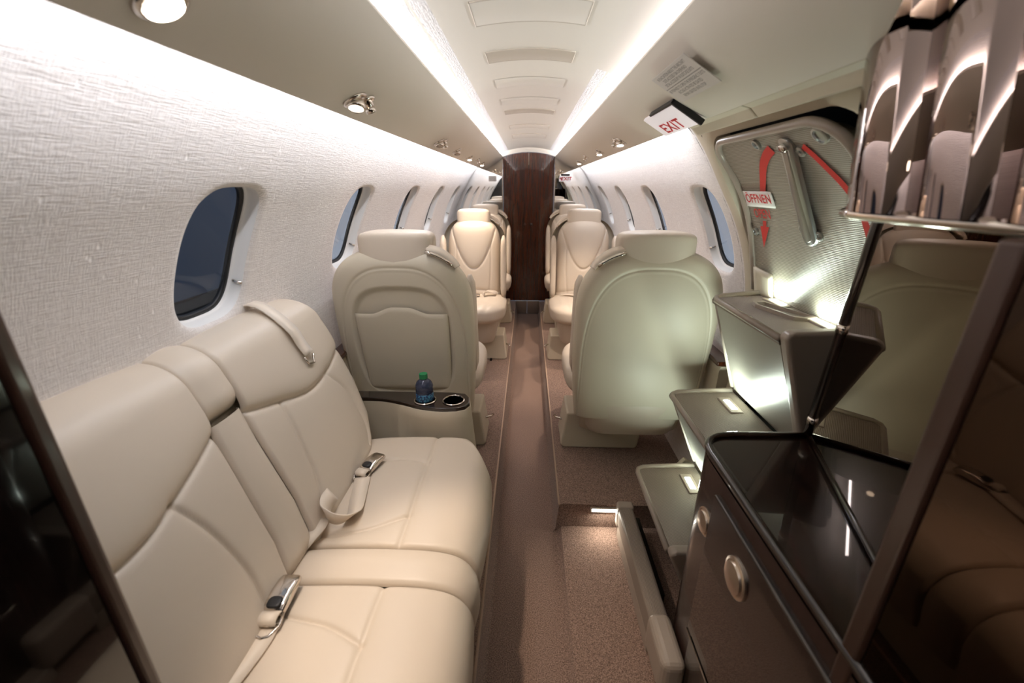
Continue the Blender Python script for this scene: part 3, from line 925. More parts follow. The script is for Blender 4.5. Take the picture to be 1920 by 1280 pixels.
# stairs on the door: profile in (x, z) at the far edge
SY0, SY1 = 1.03, 1.445
steps = [((0.640, 1.050), (0.822, 1.060), (0.770, 0.700)), ((0.540, 0.680), (0.770, 0.688), (0.680, 0.370)), ((0.447, 0.342), (0.680, 0.352), (0.585, 0.060))]
for k, (ni, nb, rb) in enumerate(steps):
    # riser block under the tread
    poly = [(ni[0] + 0.010, ni[1] - 0.020), (nb[0] + 0.02, nb[1] - 0.012), (nb[0] + 0.02, rb[1] - 0.01), (rb[0], rb[1])]
    r = G().prism(poly, 1, SY0 + 0.006, SY1 - 0.006).make('riser', M['riser'], door, smooth=False, off=DO, bevel=0.006)
    g = G(); ys = np.linspace(SY0, SY1, 8)
    prof = [(ni[0] + 0.004, ni[1] - 0.024), (ni[0], ni[1] - 0.014), (ni[0] + 0.004, ni[1] - 0.003), (ni[0] + 0.014, ni[1]), (nb[0], nb[1]), (nb[0], nb[1] - 0.024)]
    g.grid([[(x, y, z) for x, z in prof] for y in ys], [[(x * 1.0, y) for x, z in prof] for y in ys], closed_v=True)
    n6 = len(prof); g.f.append(tuple(range(n6))); g.f.append(tuple(7 * n6 + q for q in reversed(range(n6))))
    tr_ = g.make('step', M['treadrib'], door, off=DO, sharp=35)
    # edging: far side, along the nose
    pts = [(rb[0] + 0.004, SY1, rb[1]), (ni[0] + 0.014, SY1, ni[1] - 0.022)] + [(ni[0] + 0.014 - 0.012 * math.sin(a), SY1 - 0.012 * (1 - math.cos(a)), ni[1] - 0.010) for a in np.linspace(0, 1.57, 5)] + [(ni[0] + 0.001, y, ni[1] - 0.010) for y in np.linspace(SY1 - 0.03, SY0, 5)]
    G().tube([(rb[0] - 0.002, SY1 - 0.002, rb[1] + 0.01), (ni[0] + 0.018, SY1 - 0.002, ni[1] - 0.02)], 0.009, 8).make('edging', M['stairtrim'], tr_, off=DO)
    G().tube([(nb[0] - 0.005, SY1 - 0.004, nb[1] + 0.006), (ni[0] + 0.03, SY1 - 0.004, ni[1] + 0.002), (ni[0] + 0.010, SY1 - 0.012, ni[1] - 0.002), (ni[0] + 0.003, SY1 - 0.03, ni[1] - 0.006), (ni[0] + 0.003, SY0, ni[1] - 0.006)], 0.010, 8).make('edging', M['stairtrim'], tr_, off=DO)
    # closing plate on the near end
    poly = [(ni[0] - 0.004, ni[1] + 0.006), (ni[0] + 0.010, ni[1] + 0.020), (nb[0] + 0.02, nb[1] + 0.018), (nb[0] + 0.02, rb[1] + 0.01), (rb[0] - 0.02, rb[1] + 0.02)]
    G().prism(poly, 1, SY0 - 0.035, SY0 + 0.002).make('end_cap', M['stairtrim'], door, smooth=False, off=DO, bevel=0.012, seg=4)
    # recessed light in the tread next to the riser above
    for yl in ((1.33, 1.11) if k == 0 else (1.335,)):
        xl = nb[0] - (0.026 if k == 0 else 0.055)
        zl = nb[1] - 0.001
        b2 = G().box((xl - 0.022, yl - 0.055, zl - 0.006), (xl + 0.022, yl + 0.055, zl + 0.003)).make('light_bezel', M['stairtrim'], door, smooth=False, off=DO, bevel=0.003)
        G().box((xl - 0.011, yl - 0.034, zl), (xl + 0.011, yl + 0.034, zl + 0.0045)).make('light_lens', M['steplens'], b2, smooth=False, off=DO, bevel=0.003)
        area_light('step_light', Vector((xl, yl, zl + 0.012)) - DO, (0.25, 0.12, 1), 0.022, 0.068, STEP_W * (0.45 if k == 0 else 1.0), (0.84, 1.0, 0.88), parent=door)
    if k == 0:
        g = G(); fr_ = [(0.715, 1.325), (0.745, 1.325), (0.806, 1.150), (0.772, 1.138), (0.742, 1.15), (0.706, 1.29)]
        ring = []
        for grow, dz in ((1.0, 0.0), (1.0, 0.012), (0.86, 0.012), (0.80, -0.012)):
            cx, cy2 = 0.756, 1.24
            ring.append([(cx + (x - cx) * grow, cy2 + (y - cy2) * grow, 1.054 + dz) for x, y in fr_])
        k0 = len(g.v); g.grid(ring, closed_v=True); g.f.append(tuple(k0 + 18 + q for q in range(6)))
        g.make('grab_pocket', M['stairtrim'], door, smooth=False, off=DO, bevel=0.003)
# folded lower step with light end cap
lo = thing('folding_step', 'folded ribbed step lying along the carpet at the door foot', 'step', (0.411, 1.12, 0.034))
def rbx(g, lo_, hi_):
    return g.box(lo_, hi_)
G().box((-0.030, -0.22, 0.06), (0.030, 0.285, 0.155)).make('step_bar', M['treadrib'], lo, smooth=False, bevel=0.018, seg=4)
G().box((-0.034, -0.345, 0.035), (0.034, -0.185, 0.162)).make('end_cap', M['stairtrim'], lo, smooth=False, bevel=0.022, seg=4)
G().box((-0.033, 0.255, 0.05), (0.033, 0.30, 0.160)).make('end_cap', M['stairtrim'], lo, smooth=False, bevel=0.012, seg=3)
G().box((-0.026, -0.20, 0.0), (0.012, 0.27, 0.062)).make('kick_panel', M['stairtrim'], lo, smooth=False, bevel=0.004)
G().box((0.032, -0.08, 0.02), (0.060, 0.27, 0.10)).make('hinge_bracket', M['darkmetal'], lo, smooth=False, bevel=0.004)
G().lathe([(0.006, 0.0), (0.006, 0.008), (0.0, 0.010)], (0.032, 0.10, 0.115), (1, 0, 0), 12).make('rivet', M['chrome'], lo)
sp = thing('sill_plate', 'small beige guard plate on the carpet below the folded step', 'plate', (0.425, 0.79, 0.032))
g = G(); g.prism([(-0.045, 0.0), (0.05, 0.0), (0.05, 0.03), (0.02, 0.05), (-0.035, 0.045)], 1, -0.28, 0.0)
g.make('plate', M['stairtrim'], sp, smooth=False, bevel=0.008, seg=3)
br = thing('hinge_arm', 'beige hinge arm beside the third stair tread', 'bracket', (0.62, 1.50, LZ))
G().prism([(-0.08, 0.0), (0.10, 0.0), (0.10, 0.16), (0.04, 0.20), (-0.02, 0.12)], 1, -0.012, 0.012).make('arm', M['seatplastic'], br, smooth=False, bevel=0.006)
G().lathe([(0.018, 0.0), (0.018, 0.004), (0.0, 0.005)], (0.045, -0.012, 0.13), (0, -1, 0), 16).make('pivot', M['darkmetal'], br)
# floor light under the ledge lip
fl_ = thing('floor_light', 'bright bar light under the carpet ledge beside the stairs', 'light', (0.338, EW - 0.006, 0.128))
G().box((-0.060, -0.004, -0.008), (0.060, 0.006, 0.010)).make('housing', M['stairtrim'], fl_, smooth=False)
G().box((-0.054, -0.006, -0.006), (0.054, -0.002, 0.007)).make('lens', M['ledlens'], fl_, smooth=False)
area_light('floor_lamp', (0, -0.012, -0.004), (0, -0.75, -0.65), 0.10, 0.01, 0.35, (1.0, 0.92, 0.78), yaxis=(0, 0, 1), parent=fl_)

# ------------------------------------------------------------------ right front cabinet
CO = Vector((0.60, 0.45, 0.0))
cab = thing('galley_cabinet', 'dark gloss wooden cabinet with round nickel latches, front right', 'cabinet', CO)
def rounded(pts, r, idx):
    out = []
    for i, p in enumerate(pts):
        if i in idx:
            a, b2 = np.array(pts[i - 1]), np.array(pts[(i + 1) % len(pts)]); q = np.array(p)
            da, db = (a - q) / np.linalg.norm(a - q), (b2 - q) / np.linalg.norm(b2 - q)
            for t_ in np.linspace(0, 1, 9):
                A, B, C2 = q + da * r, q, q + db * r
                out.append(tuple((1 - t_) ** 2 * A + 2 * t_ * (1 - t_) * B + t_ ** 2 * C2))
        else:
            out.append(tuple(p))
    return out
foot = rounded([(0.448, -0.5), (0.448, 0.965), (0.800, 0.975), (0.800, -0.5)], 0.085, {1})
G().prism(foot, 2, 0.034, 0.785).make('body', M['cabwood'], cab, smooth=True, off=CO, sharp=30)
G().prism(foot, 2, 0.780, 0.795).make('counter', M['darkwood'], cab, smooth=True, off=CO, sharp=30)
pts = [(x + 0.004 * (x < 0.6), y, 0.798) for x, y in foot[:10]] + [(0.78, 0.972, 0.798)]
G().tube(pts, 0.009, 10).make('rim', M['darkwood'], cab, off=CO)
pts = [(x - 0.001, y, 0.735) for x, y in foot[:10]]
G().tube([(0.448, -0.4, 0.735)] + pts[1:], 0.004, 8).make('bead', M['chrome'], cab, off=CO) if False else None
G().box((0.440, 0.05, 0.30), (0.452, 0.815, 0.735)).make('drawer', M['darkwood'], cab, smooth=False, off=CO, bevel=0.004)
G().box((0.441, 0.05, 0.06), (0.452, 0.800, 0.285)).make('drawer', M['darkwood'], cab, smooth=False, off=CO, bevel=0.004)
G().tube([(0.440, 0.05, 0.292), (0.440, 0.815, 0.292)], 0.003, 8).make('drawer_trim', M['chrome'], cab, off=CO)
for y, z, r, x in ((0.667, 0.645, 0.042, 0.440), (0.845, 0.625, 0.036, 0.450)):
    kb = G().lathe([(r, 0.0), (r, 0.004), (r * 0.86, 0.006), (r * 0.84, 0.003), (r * 0.80, 0.003), (r * 0.76, 0.010), (r * 0.3, 0.014), (0.0, 0.0145)], (x, y, z), (-1, 0, 0), 32)
    kb.make('latch_knob', M['knob'], cab, off=CO, sharp=40)
# angled smoked mirror above the counter, with a dark post
pa, pb = (0.745, 0.975), (0.545, 0.36)
al = lambda y: (pa[0] + (pb[0] - pa[0]) * (pa[1] - y) / (pa[1] - pb[1]), y)
pe, pt_ = al(0.918), al(0.902)
g = G(); g.add([(pa[0], pa[1], 0.80), (pb[0], pb[1], 0.80), (pb[0], pb[1], 1.358), (pe[0], pe[1], 1.358)], [(0, 1, 2, 3)])
o = g.make('mirror_panel', M['smoked'], cab, smooth=False, off=CO); md = o.modifiers.new('sol', 'SOLIDIFY'); md.thickness = 0.02; md.offset = 0
g = G(); pc = (pa[0] + (pb[0] - pa[0]) * 0.42, pa[1] + (pb[1] - pa[1]) * 0.42)
g.add([(pe[0], pe[1], 1.358), (pc[0], pc[1], 1.358), (pc[0], pc[1], 1.50), (pt_[0], pt_[1], 1.50)], [(0, 1, 2, 3)])
o = g.make('mirror_panel', M['smoked'], cab, smooth=False, off=CO); md = o.modifiers.new('sol', 'SOLIDIFY'); md.thickness = 0.02; md.offset = 0
po = G().tube([(0.738, 0.976, 0.79), (pe[0] - 0.006, pe[1] + 0.002, 1.358), (pt_[0] - 0.006, pt_[1] + 0.002, 1.50)], 0.014, 12).make('post', M['darkwood'], cab, off=CO)
for z in (0.845, 1.10):
    q = (z - 0.79) / 0.568
    G().lathe([(0.0158, -0.010), (0.0158, 0.010)], (0.738 + (pe[0] - 0.744) * q, 0.976 + (pe[1] - 0.974) * q, z), (-0.02, -0.1, 1), 14).make('clip', M['chrome'], po, off=CO)
G().tube([(0.733, 0.965, 0.802), (pb[0] - 0.01, pb[1], 0.802)], 0.007, 8).make('panel_bead', M['darkwood'], cab, off=CO)
# tall near panel
G().box((0.452, -0.5, 0.60), (0.50, 0.400, 1.36)).make('side_panel', M['smokeddark'], cab, smooth=False, off=CO)
G().box((0.446, 0.398, 0.60), (0.50, 0.428, 1.36)).make('panel_edge', M['jamb'], cab, smooth=False, off=CO, bevel=0.006, seg=3)
# overhead locker with bulging, scalloped gloss front
OO = Vector((0.60, 0.3, 1.36))
ovh = thing('overhead_locker', 'bulging bronze gloss overhead locker above the dark cabinet', 'locker', OO)
g = G(); P = []
ysv = np.linspace(0.695, -0.5, 260)
for z in np.linspace(1.372, 1.70, 12):
    t_ = (z - 1.372) / 0.40
    row = []
    for y in ysv:
        xx = 0.478
        ph = (0.695 - y) / 0.105
        xx += -0.011 * abs(math.sin(math.pi * ph)) - 0.024 * (ph - math.floor(ph))
        row.append((xx, y - 0.012 + 0.075 * t_, z))
    P.append([(xx + 0.10, ysv[0] - 0.012 + 0.075 * t_, z)] + row)
g.grid(P)
g.make('front', M['smokedover'], ovh, off=OO)
G().box((0.505, -0.5, 1.374), (0.62, 0.69, 1.60)).make('carcass', M['darkwood'], ovh, smooth=False, off=OO)
G().tube([(0.478, -0.5, 1.368), (0.474, 0.66, 1.368), (0.485, 0.692, 1.368), (0.53, 0.70, 1.368), (0.60, 0.70, 1.368)], 0.0085, 10).make('lower_rail', M['chrome'], ovh, off=OO)
G().box((0.48, -0.5, 1.362), (0.62, 0.69, 1.376)).make('underside', M['darkwood'], ovh, smooth=False, off=OO)

# ------------------------------------------------------------------ couch
UO = Vector((-0.50, 0.80, LZ))
couch = thing('couch', 'cream leather side-facing couch under the left windows', 'couch', UO)
BX0, BZ0, BX1, BZ1 = -0.578, 0.515, -0.800, 1.035
BL = math.hypot(BX1 - BX0, BZ1 - BZ0); bu = ((BX1 - BX0) / BL, (BZ1 - BZ0) / BL); bn = (bu[1], -bu[0])   # bn points into the cabin


def back_pt(t_, y, h):
    """t_: distance up the back plane, rolls over the top beyond ROLL; h: thickness above the plane"""
    ROLL, rr = 0.500, 0.055
    if t_ <= ROLL:
        return (BX0 + bu[0] * t_ + bn[0] * h, y, BZ0 + bu[1] * t_ + bn[1] * h)
    a = (t_ - ROLL) / rr
    cx, cz = BX0 + bu[0] * ROLL - bn[0] * rr, BZ0 + bu[1] * ROLL - bn[1] * rr
    r = rr + h
    dx, dz = bn[0] * math.cos(a) + bu[0] * math.sin(a), bn[1] * math.cos(a) + bu[1] * math.sin(a)
    return (max(cx + dx * r, -0.838), y, cz + dz * r)


def crease(d, w=0.006, depth=0.009):
    return -depth * np.exp(-(np.abs(d) / w) ** 1.3)


def seg_dist(y, t_, line):
    """distance of points (y array, t) to a polyline"""
    y = np.asarray(y, float); t_ = np.asarray(t_, float)
    best = np.full(np.broadcast(y, t_).shape, 1e9)
    for (a, b2), (c, d) in zip(line, line[1:]):
        vx, vy = c - a, d - b2; q = np.clip(((y - a) * vx + (t_ - b2) * vy) / (vx * vx + vy * vy), 0, 1)
        best = np.minimum(best, np.hypot(y - a - vx * q, t_ - b2 - vy * q))
    return best


def interp(x, xs, ys):
    return float(np.interp(x, xs, ys))


def edge_round(d, r):
    """height loss near a free edge, d = distance inside the edge"""
    d = np.asarray(d, float)
    return np.where(d >= r, 0.0, -(r - np.sqrt(np.maximum(r * r - (r - np.minimum(d, r)) ** 2, 0.0))))


def spread_ends(n, k=0.6):
    return (1 - np.cos(np.linspace(0, math.pi, n))) / 2 * k + np.linspace(0, 1, n) * (1 - k)


def back_cushion(name, ylo, yhi, head, seams, base, t0=-0.03, t1=0.62, n=(170, 150), rlo=0.012, rhi=0.012, headpuff=0.018):
    """ylo/yhi: functions of t; head: polyline (y,t) of the head roll's lower seam"""
    P = []
    hx = [p[0] for p in head or []]; hy = [p[1] for p in head or []]
    lines = [[tuple(p) for p in spline(l, 24)] for l in seams]
    q = spread_ends(n[1], 0.7)
    for t_ in np.linspace(t0, t1, n[0]):
        a, b2 = ylo(t_), yhi(t_)
        y = a + (b2 - a) * q
        h = base + 0.010 * np.sin(math.pi * q)
        if head:
            th = np.interp(y, hx, hy) - t_
            h = h + np.where(th < 0, headpuff * (1 - np.exp(np.minimum(th, 0) / 0.022)) * (1 if t_ < 0.5 else max(0.3, 1 - (t_ - 0.5) * 4)), 0.006 * (1 - np.exp(-np.maximum(th, 0) / 0.03)))
            h = h + crease(th)
        for l in lines:
            d = seg_dist(y, t_, l)
            h = h + crease(d, 0.005, 0.007) - 0.004 * np.exp(-d / 0.025)
        h = h + edge_round(y - a, rlo) + edge_round(b2 - y, rhi) + edge_round(t_ - t0, 0.05)
        P.append([back_pt(t_, yy, hh) for yy, hh in zip(y, h)])
    g = G(); g.grid(P)
    return g.make(name, M['leather'], couch, off=UO)


fh_far = spline([(0.86, 0.40), (0.925, 0.373), (1.014, 0.345), (1.137, 0.312), (1.26, 0.318), (1.37, 0.345), (1.48, 0.38)], 40)
fh_near = [(2 * 0.842 - y, t_) for y, t_ in reversed(fh_far)]
yfar = lambda t_: interp(t_, [-0.03, 0.03, 0.10, 0.23, 0.36, 0.50, 0.58, 0.62], [1.28, 1.345, 1.40, 1.435, 1.445, 1.43, 1.38, 1.33])
arm_hi = lambda t_: interp(t_, [-0.03, 0.02, 0.12, 0.30, 0.40, 0.62], [0.835, 0.848, 0.872, 0.886, 0.90, 0.905])
arm_lo = lambda t_: interp(t_, [-0.03, 0.02, 0.10, 0.22, 0.37, 0.41, 0.62], [0.72, 0.728, 0.752, 0.768, 0.790, 0.800, 0.808])
mir = lambda fn: (lambda t_: 2 * 0.842 - fn(t_))
back_cushion('back_cushion', lambda t_: arm_hi(t_) + 0.002, yfar, fh_far,
             [[(1.019, 0.338), (0.998, 0.24), (0.970, 0.12), (0.930, 0.04)], [(1.264, 0.320), (1.315, 0.21), (1.305, 0.08), (1.262, 0.02)]], 0.030, rhi=0.07)
back_cushion('back_cushion', lambda t_: 0.376, lambda t_: arm_lo(t_) - 0.002, fh_near,
             [[(0.621, 0.335), (0.646, 0.235), (0.654, 0.118), (0.640, 0.03)], [(0.40, 0.320), (0.36, 0.21), (0.37, 0.08), (0.41, 0.02)]], 0.030, rlo=0.02)
back_cushion('fold_down_armrest', lambda t_: arm_lo(t_) + 0.002, lambda t_: arm_hi(t_) - 0.002, None, [], 0.031, t0=-0.01, t1=0.400, n=(80, 40), rlo=0.012, rhi=0.012)
back_cushion('head_pad', lambda t_: arm_lo(t_) - 0.004, lambda t_: arm_hi(t_) + 0.004, None, [], 0.043, t0=0.405, t1=0.62, n=(60, 40), rlo=0.008, rhi=0.008)
# solid backing
g = G(); g.prism([(-0.60, LZ), (-0.60, 0.50), (-0.79, 1.00), (-0.836, 1.00), (-0.836, 0.60), (-0.76, LZ)], 1, 0.376, 1.36)
g.make('back_frame', M['seatplastic'], couch, smooth=False, off=UO)
# seat: profile across (x, z), from the back to under the front roll
sprof = [np.array(p) for p in spline([(-0.640, 0.492), (-0.56, 0.520), (-0.44, 0.530), (-0.32, 0.533), (-0.22, 0.528), (-0.160, 0.508), (-0.126, 0.465), (-0.118, 0.41), (-0.128, 0.35), (-0.140, 0.30)], 220)]
FLAT = 145


def seat_cushion(name, ya, yb, thigh, ra, rb_, base=0.0, seamx=True, ny=150, curve=None):
    lines = [[tuple(p) for p in spline(l, 20)] for l in thigh]
    P = []
    q = spread_ends(ny); ys_ = ya + (yb - ya) * q
    xs_ = -0.325
    for i, p in enumerate(sprof):
        a, b2 = sprof[max(i - 1, 0)], sprof[min(i + 1, len(sprof) - 1)]
        tg = (b2 - a) / np.linalg.norm(b2 - a); nn = np.array([-tg[1], tg[0]])
        h = base + 0.012 * np.sin(math.pi * q)
        if seamx and i < FLAT:
            h = h + crease(p[0] - xs_, 0.005, 0.006) - 0.004 * math.exp(-abs(p[0] - xs_) / 0.02)
            for l in lines:
                d = seg_dist(p[0], ys_, l)
                h = h + crease(d, 0.005, 0.007) - 0.005 * np.exp(-d / 0.025)
        h = h + edge_round(ys_ - ya, ra) + edge_round(yb - ys_, rb_)
        row = []
        for y, hh, qq in zip(ys_, h, q):
            x, z = p + nn * hh
            row.append((x, y + (curve(p[0], qq) if curve else 0.0), z))
        P.append(row)
    g = G(); g.grid(P)
    return g.make(name, M['leather'], couch, off=UO)


cv = lambda x, q: -q * 0.14 * smooth1((x + 0.24) / 0.14) ** 1.4 if x > -0.24 else 0.0
seat_cushion('seat_cushion', 0.832, 1.365, [[(-0.64, 1.20), (-0.55, 1.195), (-0.47, 1.190), (-0.40, 1.195), (-0.325, 1.176)], [(-0.64, 0.86), (-0.52, 0.868), (-0.42, 0.890), (-0.325, 0.937)]], 0.014, 0.045, curve=lambda x, q: float(cv(x, q)))
seat_cushion('seat_cushion', 0.376, 0.720, [[(-0.64, 0.66), (-0.56, 0.645), (-0.48, 0.627), (-0.41, 0.611), (-0.325, 0.574)], [(-0.64, 0.40), (-0.50, 0.41), (-0.325, 0.46)]], 0.02, 0.014)
seat_cushion('centre_pad', 0.724, 0.828, [], 0.012, 0.012, base=-0.004, seamx=False, ny=40)
g = G(); g.prism([(-0.60, LZ), (-0.165, LZ), (-0.145, 0.32), (-0.16, 0.42), (-0.60, 0.48)], 1, 0.376, 1.29)
g.make('base', M['seatplastic'], couch, smooth=False, off=UO, bevel=0.006)
# shoulder strap over the head roll of the far place
st = [back_pt(t_, y, h) for t_, y, h in ((0.622, 1.175, 0.066), (0.58, 1.175, 0.072), (0.545, 1.178, 0.072), (0.50, 1.182, 0.070), (0.45, 1.188, 0.068), (0.41, 1.190, 0.072))]
sb_ = G().ribbon(spline(st, 16), 0.048, 0.004, (0, 1, 0)).make('shoulder_strap', M['webbing'], couch, off=UO)
e = back_pt(0.405, 1.190, 0.064)
G().tube([(e[0], e[1] - 0.022, e[2] + 0.004), (e[0] + 0.008, e[1] - 0.018, e[2] - 0.020), (e[0] + 0.010, e[1] + 0.012, e[2] - 0.026), (e[0] + 0.004, e[1] + 0.022, e[2])], 0.0035, 8).make('loop', M['chrome'], sb_, off=UO)
g = G(); c_ = back_pt(0.60, 1.175, 0.056); superbox(g, c_, (0.016, 0.038, 0.006), 4, 4, 20, 10); g.make('strap_guide', M['chrome'], sb_, off=UO)


def buckle(parent, off, c, yaw, pitch=0.0, s=1.0, tongue=True):
    """lift-latch buckle; local +x runs from the strap end to the tip"""
    R = Matrix.Rotation(yaw, 4, 'Z') @ Matrix.Rotation(-pitch, 4, 'Y')
    def tr2(g):
        g.v = [tuple(R @ (Vector(p) * s) + Vector(c)) for p in g.v]; return g
    g = G()
    # shell: lofted rounded sections with a scooped top
    secs = []
    for u, w, h in ((0.0, 0.020, 0.012), (0.006, 0.0225, 0.020), (0.02, 0.024, 0.024), (0.045, 0.024, 0.026), (0.07, 0.0235, 0.022), (0.084, 0.021, 0.017), (0.088, 0.017, 0.012)):
        ring = []
        for k in range(20):
            a = 2 * math.pi * k / 20; cx, sz = math.cos(a), math.sin(a)
            ring.append((u, math.copysign(abs(cx) ** 0.5, cx) * w, 0.5 * h + math.copysign(abs(sz) ** 0.6, sz) * h * 0.5))
        secs.append(ring)
    k0 = len(g.v); g.grid(secs, closed_v=True); g.f.append(tuple(range(20))); g.f.append(tuple(6 * 20 + q for q in reversed(range(20))))
    b2 = tr2(g).make('buckle', M['chrome'], parent, off=off, sharp=50)
    g = G(); superbox(g, (0.016, 0, 0.0235), (0.013, 0.015, 0.004), 3, 3, 18, 8); tr2(g).make('buckle_recess', M['black'], b2, off=off)
    if tongue:
        g = G(); g.tube([(0.004, -0.021, 0.010), (-0.022, -0.024, 0.006), (-0.040, -0.012, 0.004), (-0.044, 0.0, 0.004), (-0.040, 0.012, 0.004), (-0.022, 0.024, 0.006), (0.004, 0.021, 0.010)], 0.0032, 8)
        g.tube([(-0.020, -0.023, 0.008), (-0.022, 0.0, 0.011), (-0.020, 0.023, 0.008)], 0.004, 8)
        tr2(g).make('buckle_frame', M['chrome'], b2, off=off)
        g = G(); g.ribbon(spline([(-0.016, 0, 0.002), (-0.024, 0, 0.010), (-0.018, 0, 0.019), (-0.004, 0, 0.019), (0.006, 0, 0.012)], 12), 0.038, 0.003, (0, 1, 0)); tr2(g).make('strap_loop', M['webbing'], b2, off=off)
    return b2


# belt of the far place: buckle lying on the cushion, strap looping back to the crease
ZS = 0.538
sb1 = G()
path = [(-0.508, 1.075, ZS + 0.012), (-0.500, 1.035, ZS + 0.008), (-0.490, 0.985, ZS + 0.006), (-0.478, 0.930, ZS + 0.008), (-0.482, 0.893, ZS + 0.020), (-0.510, 0.880, ZS + 0.030), (-0.540, 0.895, ZS + 0.036), (-0.552, 0.930, ZS + 0.042), (-0.551, 0.965, ZS + 0.040)]
sides = [(1, 0.2, 0), (1, 0.15, 0), (1, 0.1, 0.1), (0.9, 0.1, 0.4), (0.5, -0.3, 0.8), (0.1, -0.2, 1), (-0.3, 0.1, 0.9), (-0.5, 0.1, 0.8), (-0.6, 0.1, 0.7)]
pp = spline(path, 40); sd = spline(sides, 40)
sb1.ribbon([tuple(p) for p in pp], 0.046, 0.003, [tuple(s) for s in sd])
belt = sb1.make('seat_belt', M['webbing'], couch, off=UO)
path = [(-0.585, 0.815, ZS - 0.012), (-0.565, 0.835, ZS + 0.006), (-0.552, 0.868, ZS + 0.014), (-0.556, 0.895, ZS + 0.016)]
G().ribbon([tuple(p) for p in spline(path, 14)], 0.046, 0.003, (1, -0.35, 0)).make('seat_belt', M['webbing'], couch, off=UO)
buckle(belt, UO, (-0.512, 1.105, ZS + 0.004), math.radians(74), 0.06, 1.0)
# belt of the near place, running forward out of view
path = [(-0.535, 0.615, ZS + 0.006), (-0.532, 0.57, ZS + 0.005), (-0.545, 0.50, ZS + 0.005), (-0.57, 0.42, ZS + 0.004), (-0.575, 0.385, ZS - 0.002)]
belt2 = G().ribbon([tuple(p) for p in spline(path, 16)], 0.048, 0.003, (1, 0, 0)).make('seat_belt', M['webbing'], couch, off=UO)
buckle(belt2, UO, (-0.533, 0.622, ZS + 0.004), math.radians(92), 0.05, 1.05)

# ------------------------------------------------------------------ console with bottle
KO = Vector((-0.47, 1.46, LZ))
con = thing('console', 'cream console with dark wood drink top at the far end of the couch', 'console', KO)
# body: curved front face below a wooden top
tz = 0.612
front = [(-0.80, 1.395), (-0.66, 1.395), (-0.585, 1.400), (-0.52, 1.408), (-0.46, 1.418), (-0.40, 1.420), (-0.30, 1.420)]
top = [(x, y) for x, y in spline([(-0.74, 1.475), (-0.62, 1.475), (-0.55, 1.468), (-0.47, 1.440), (-0.41, 1.415), (-0.33, 1.400), (-0.265, 1.405)], 30)]
corner = [(-0.232 + 0.0, 1.42), (-0.218, 1.45), (-0.222, 1.49), (-0.245, 1.525)]
backl = [(-0.30, 1.535), (-0.74, 1.535)]
outline = top + corner + backl
g = G()
secs = []
for z, sh in ((LZ, -0.030), (0.40, -0.026), (0.50, -0.018), (0.56, -0.006), (0.60, 0.004), (tz - 0.010, 0.0)):
    ring = []
    for x, y in outline:
        k_ = 1.0 if y < 1.45 else 0.0
        ring.append((x + (0.030 * (tz - z) if x > -0.26 else 0) + (0.02 * (tz - z) / 0.4 if x > -0.26 else 0), y - sh * 0.4 * k_ - (0.05 * smooth1((0.57 - z) / 0.2) * (0.4 if y < 1.46 else 0) if x < -0.45 else 0), z))
    secs.append(ring)
k0 = len(g.v); g.grid(secs, closed_v=True); g.f.append(tuple(5 * len(outline) + q for q in range(len(outline))))
g.make('body', M['seatplastic'], con, off=KO, sharp=60)
G().prism(outline, 2, tz - 0.012, tz + 0.006).make('top', M['darkwood'], con, smooth=False, off=KO, bevel=0.005, seg=3)
for x, y in ((-0.395, 1.462), (-0.283, 1.462)):
    G().lathe([(0.041, 0.006), (0.0435, 0.009), (0.040, 0.011), (0.037, 0.008), (0.036, -0.04), (0.0, -0.042)], (x, y, tz), (0, 0, 1), 32).make('cup_holder', M['chrome'], con, off=KO, sharp=60)
    G().lathe([(0.0, 0.0075), (0.0365, 0.0075)], (x, y, tz), (0, 0, 1), 28).make('cup_recess', M['darkmetal'], con, off=KO)
BO = Vector((-0.395, 1.462, tz + 0.008))
bt = thing('water_bottle', 'small water bottle with green cap standing in the console cup holder', 'bottle', BO)
G().lathe([(0.0, 0.0), (0.031, 0.0), (0.0335, 0.004), (0.0335, 0.034), (0.0325, 0.036), (0.0335, 0.038), (0.0345, 0.046), (0.0325, 0.054), (0.0345, 0.060), (0.033, 0.068), (0.0275, 0.080), (0.0185, 0.088), (0.0135, 0.092), (0.0135, 0.097), (0.0, 0.098)], (0, 0, 0), (0, 0, 1), 32).make('bottle_body', M['bottle'], bt)
G().lathe([(0.0336, 0.004), (0.0342, 0.005), (0.0342, 0.033), (0.0336, 0.034)], (0, 0, 0), (0, 0, 1), 32).make('label_band', M['bottlelabel'], bt)
g = G(); P = []
for a in np.linspace(0, 2 * math.pi, 73)[:-1]:
    r = 0.0155 + 0.0005 * math.cos(a * 18)
    P.append([(r * math.cos(a), r * math.sin(a), z) for z in (0.094, 0.112)])
g.grid(P, closed_u=True); g.add([(p[1][0], p[1][1], 0.1125) for p in P], [tuple(range(72))])
g.make('cap', M['capgreen'], bt, sharp=40)

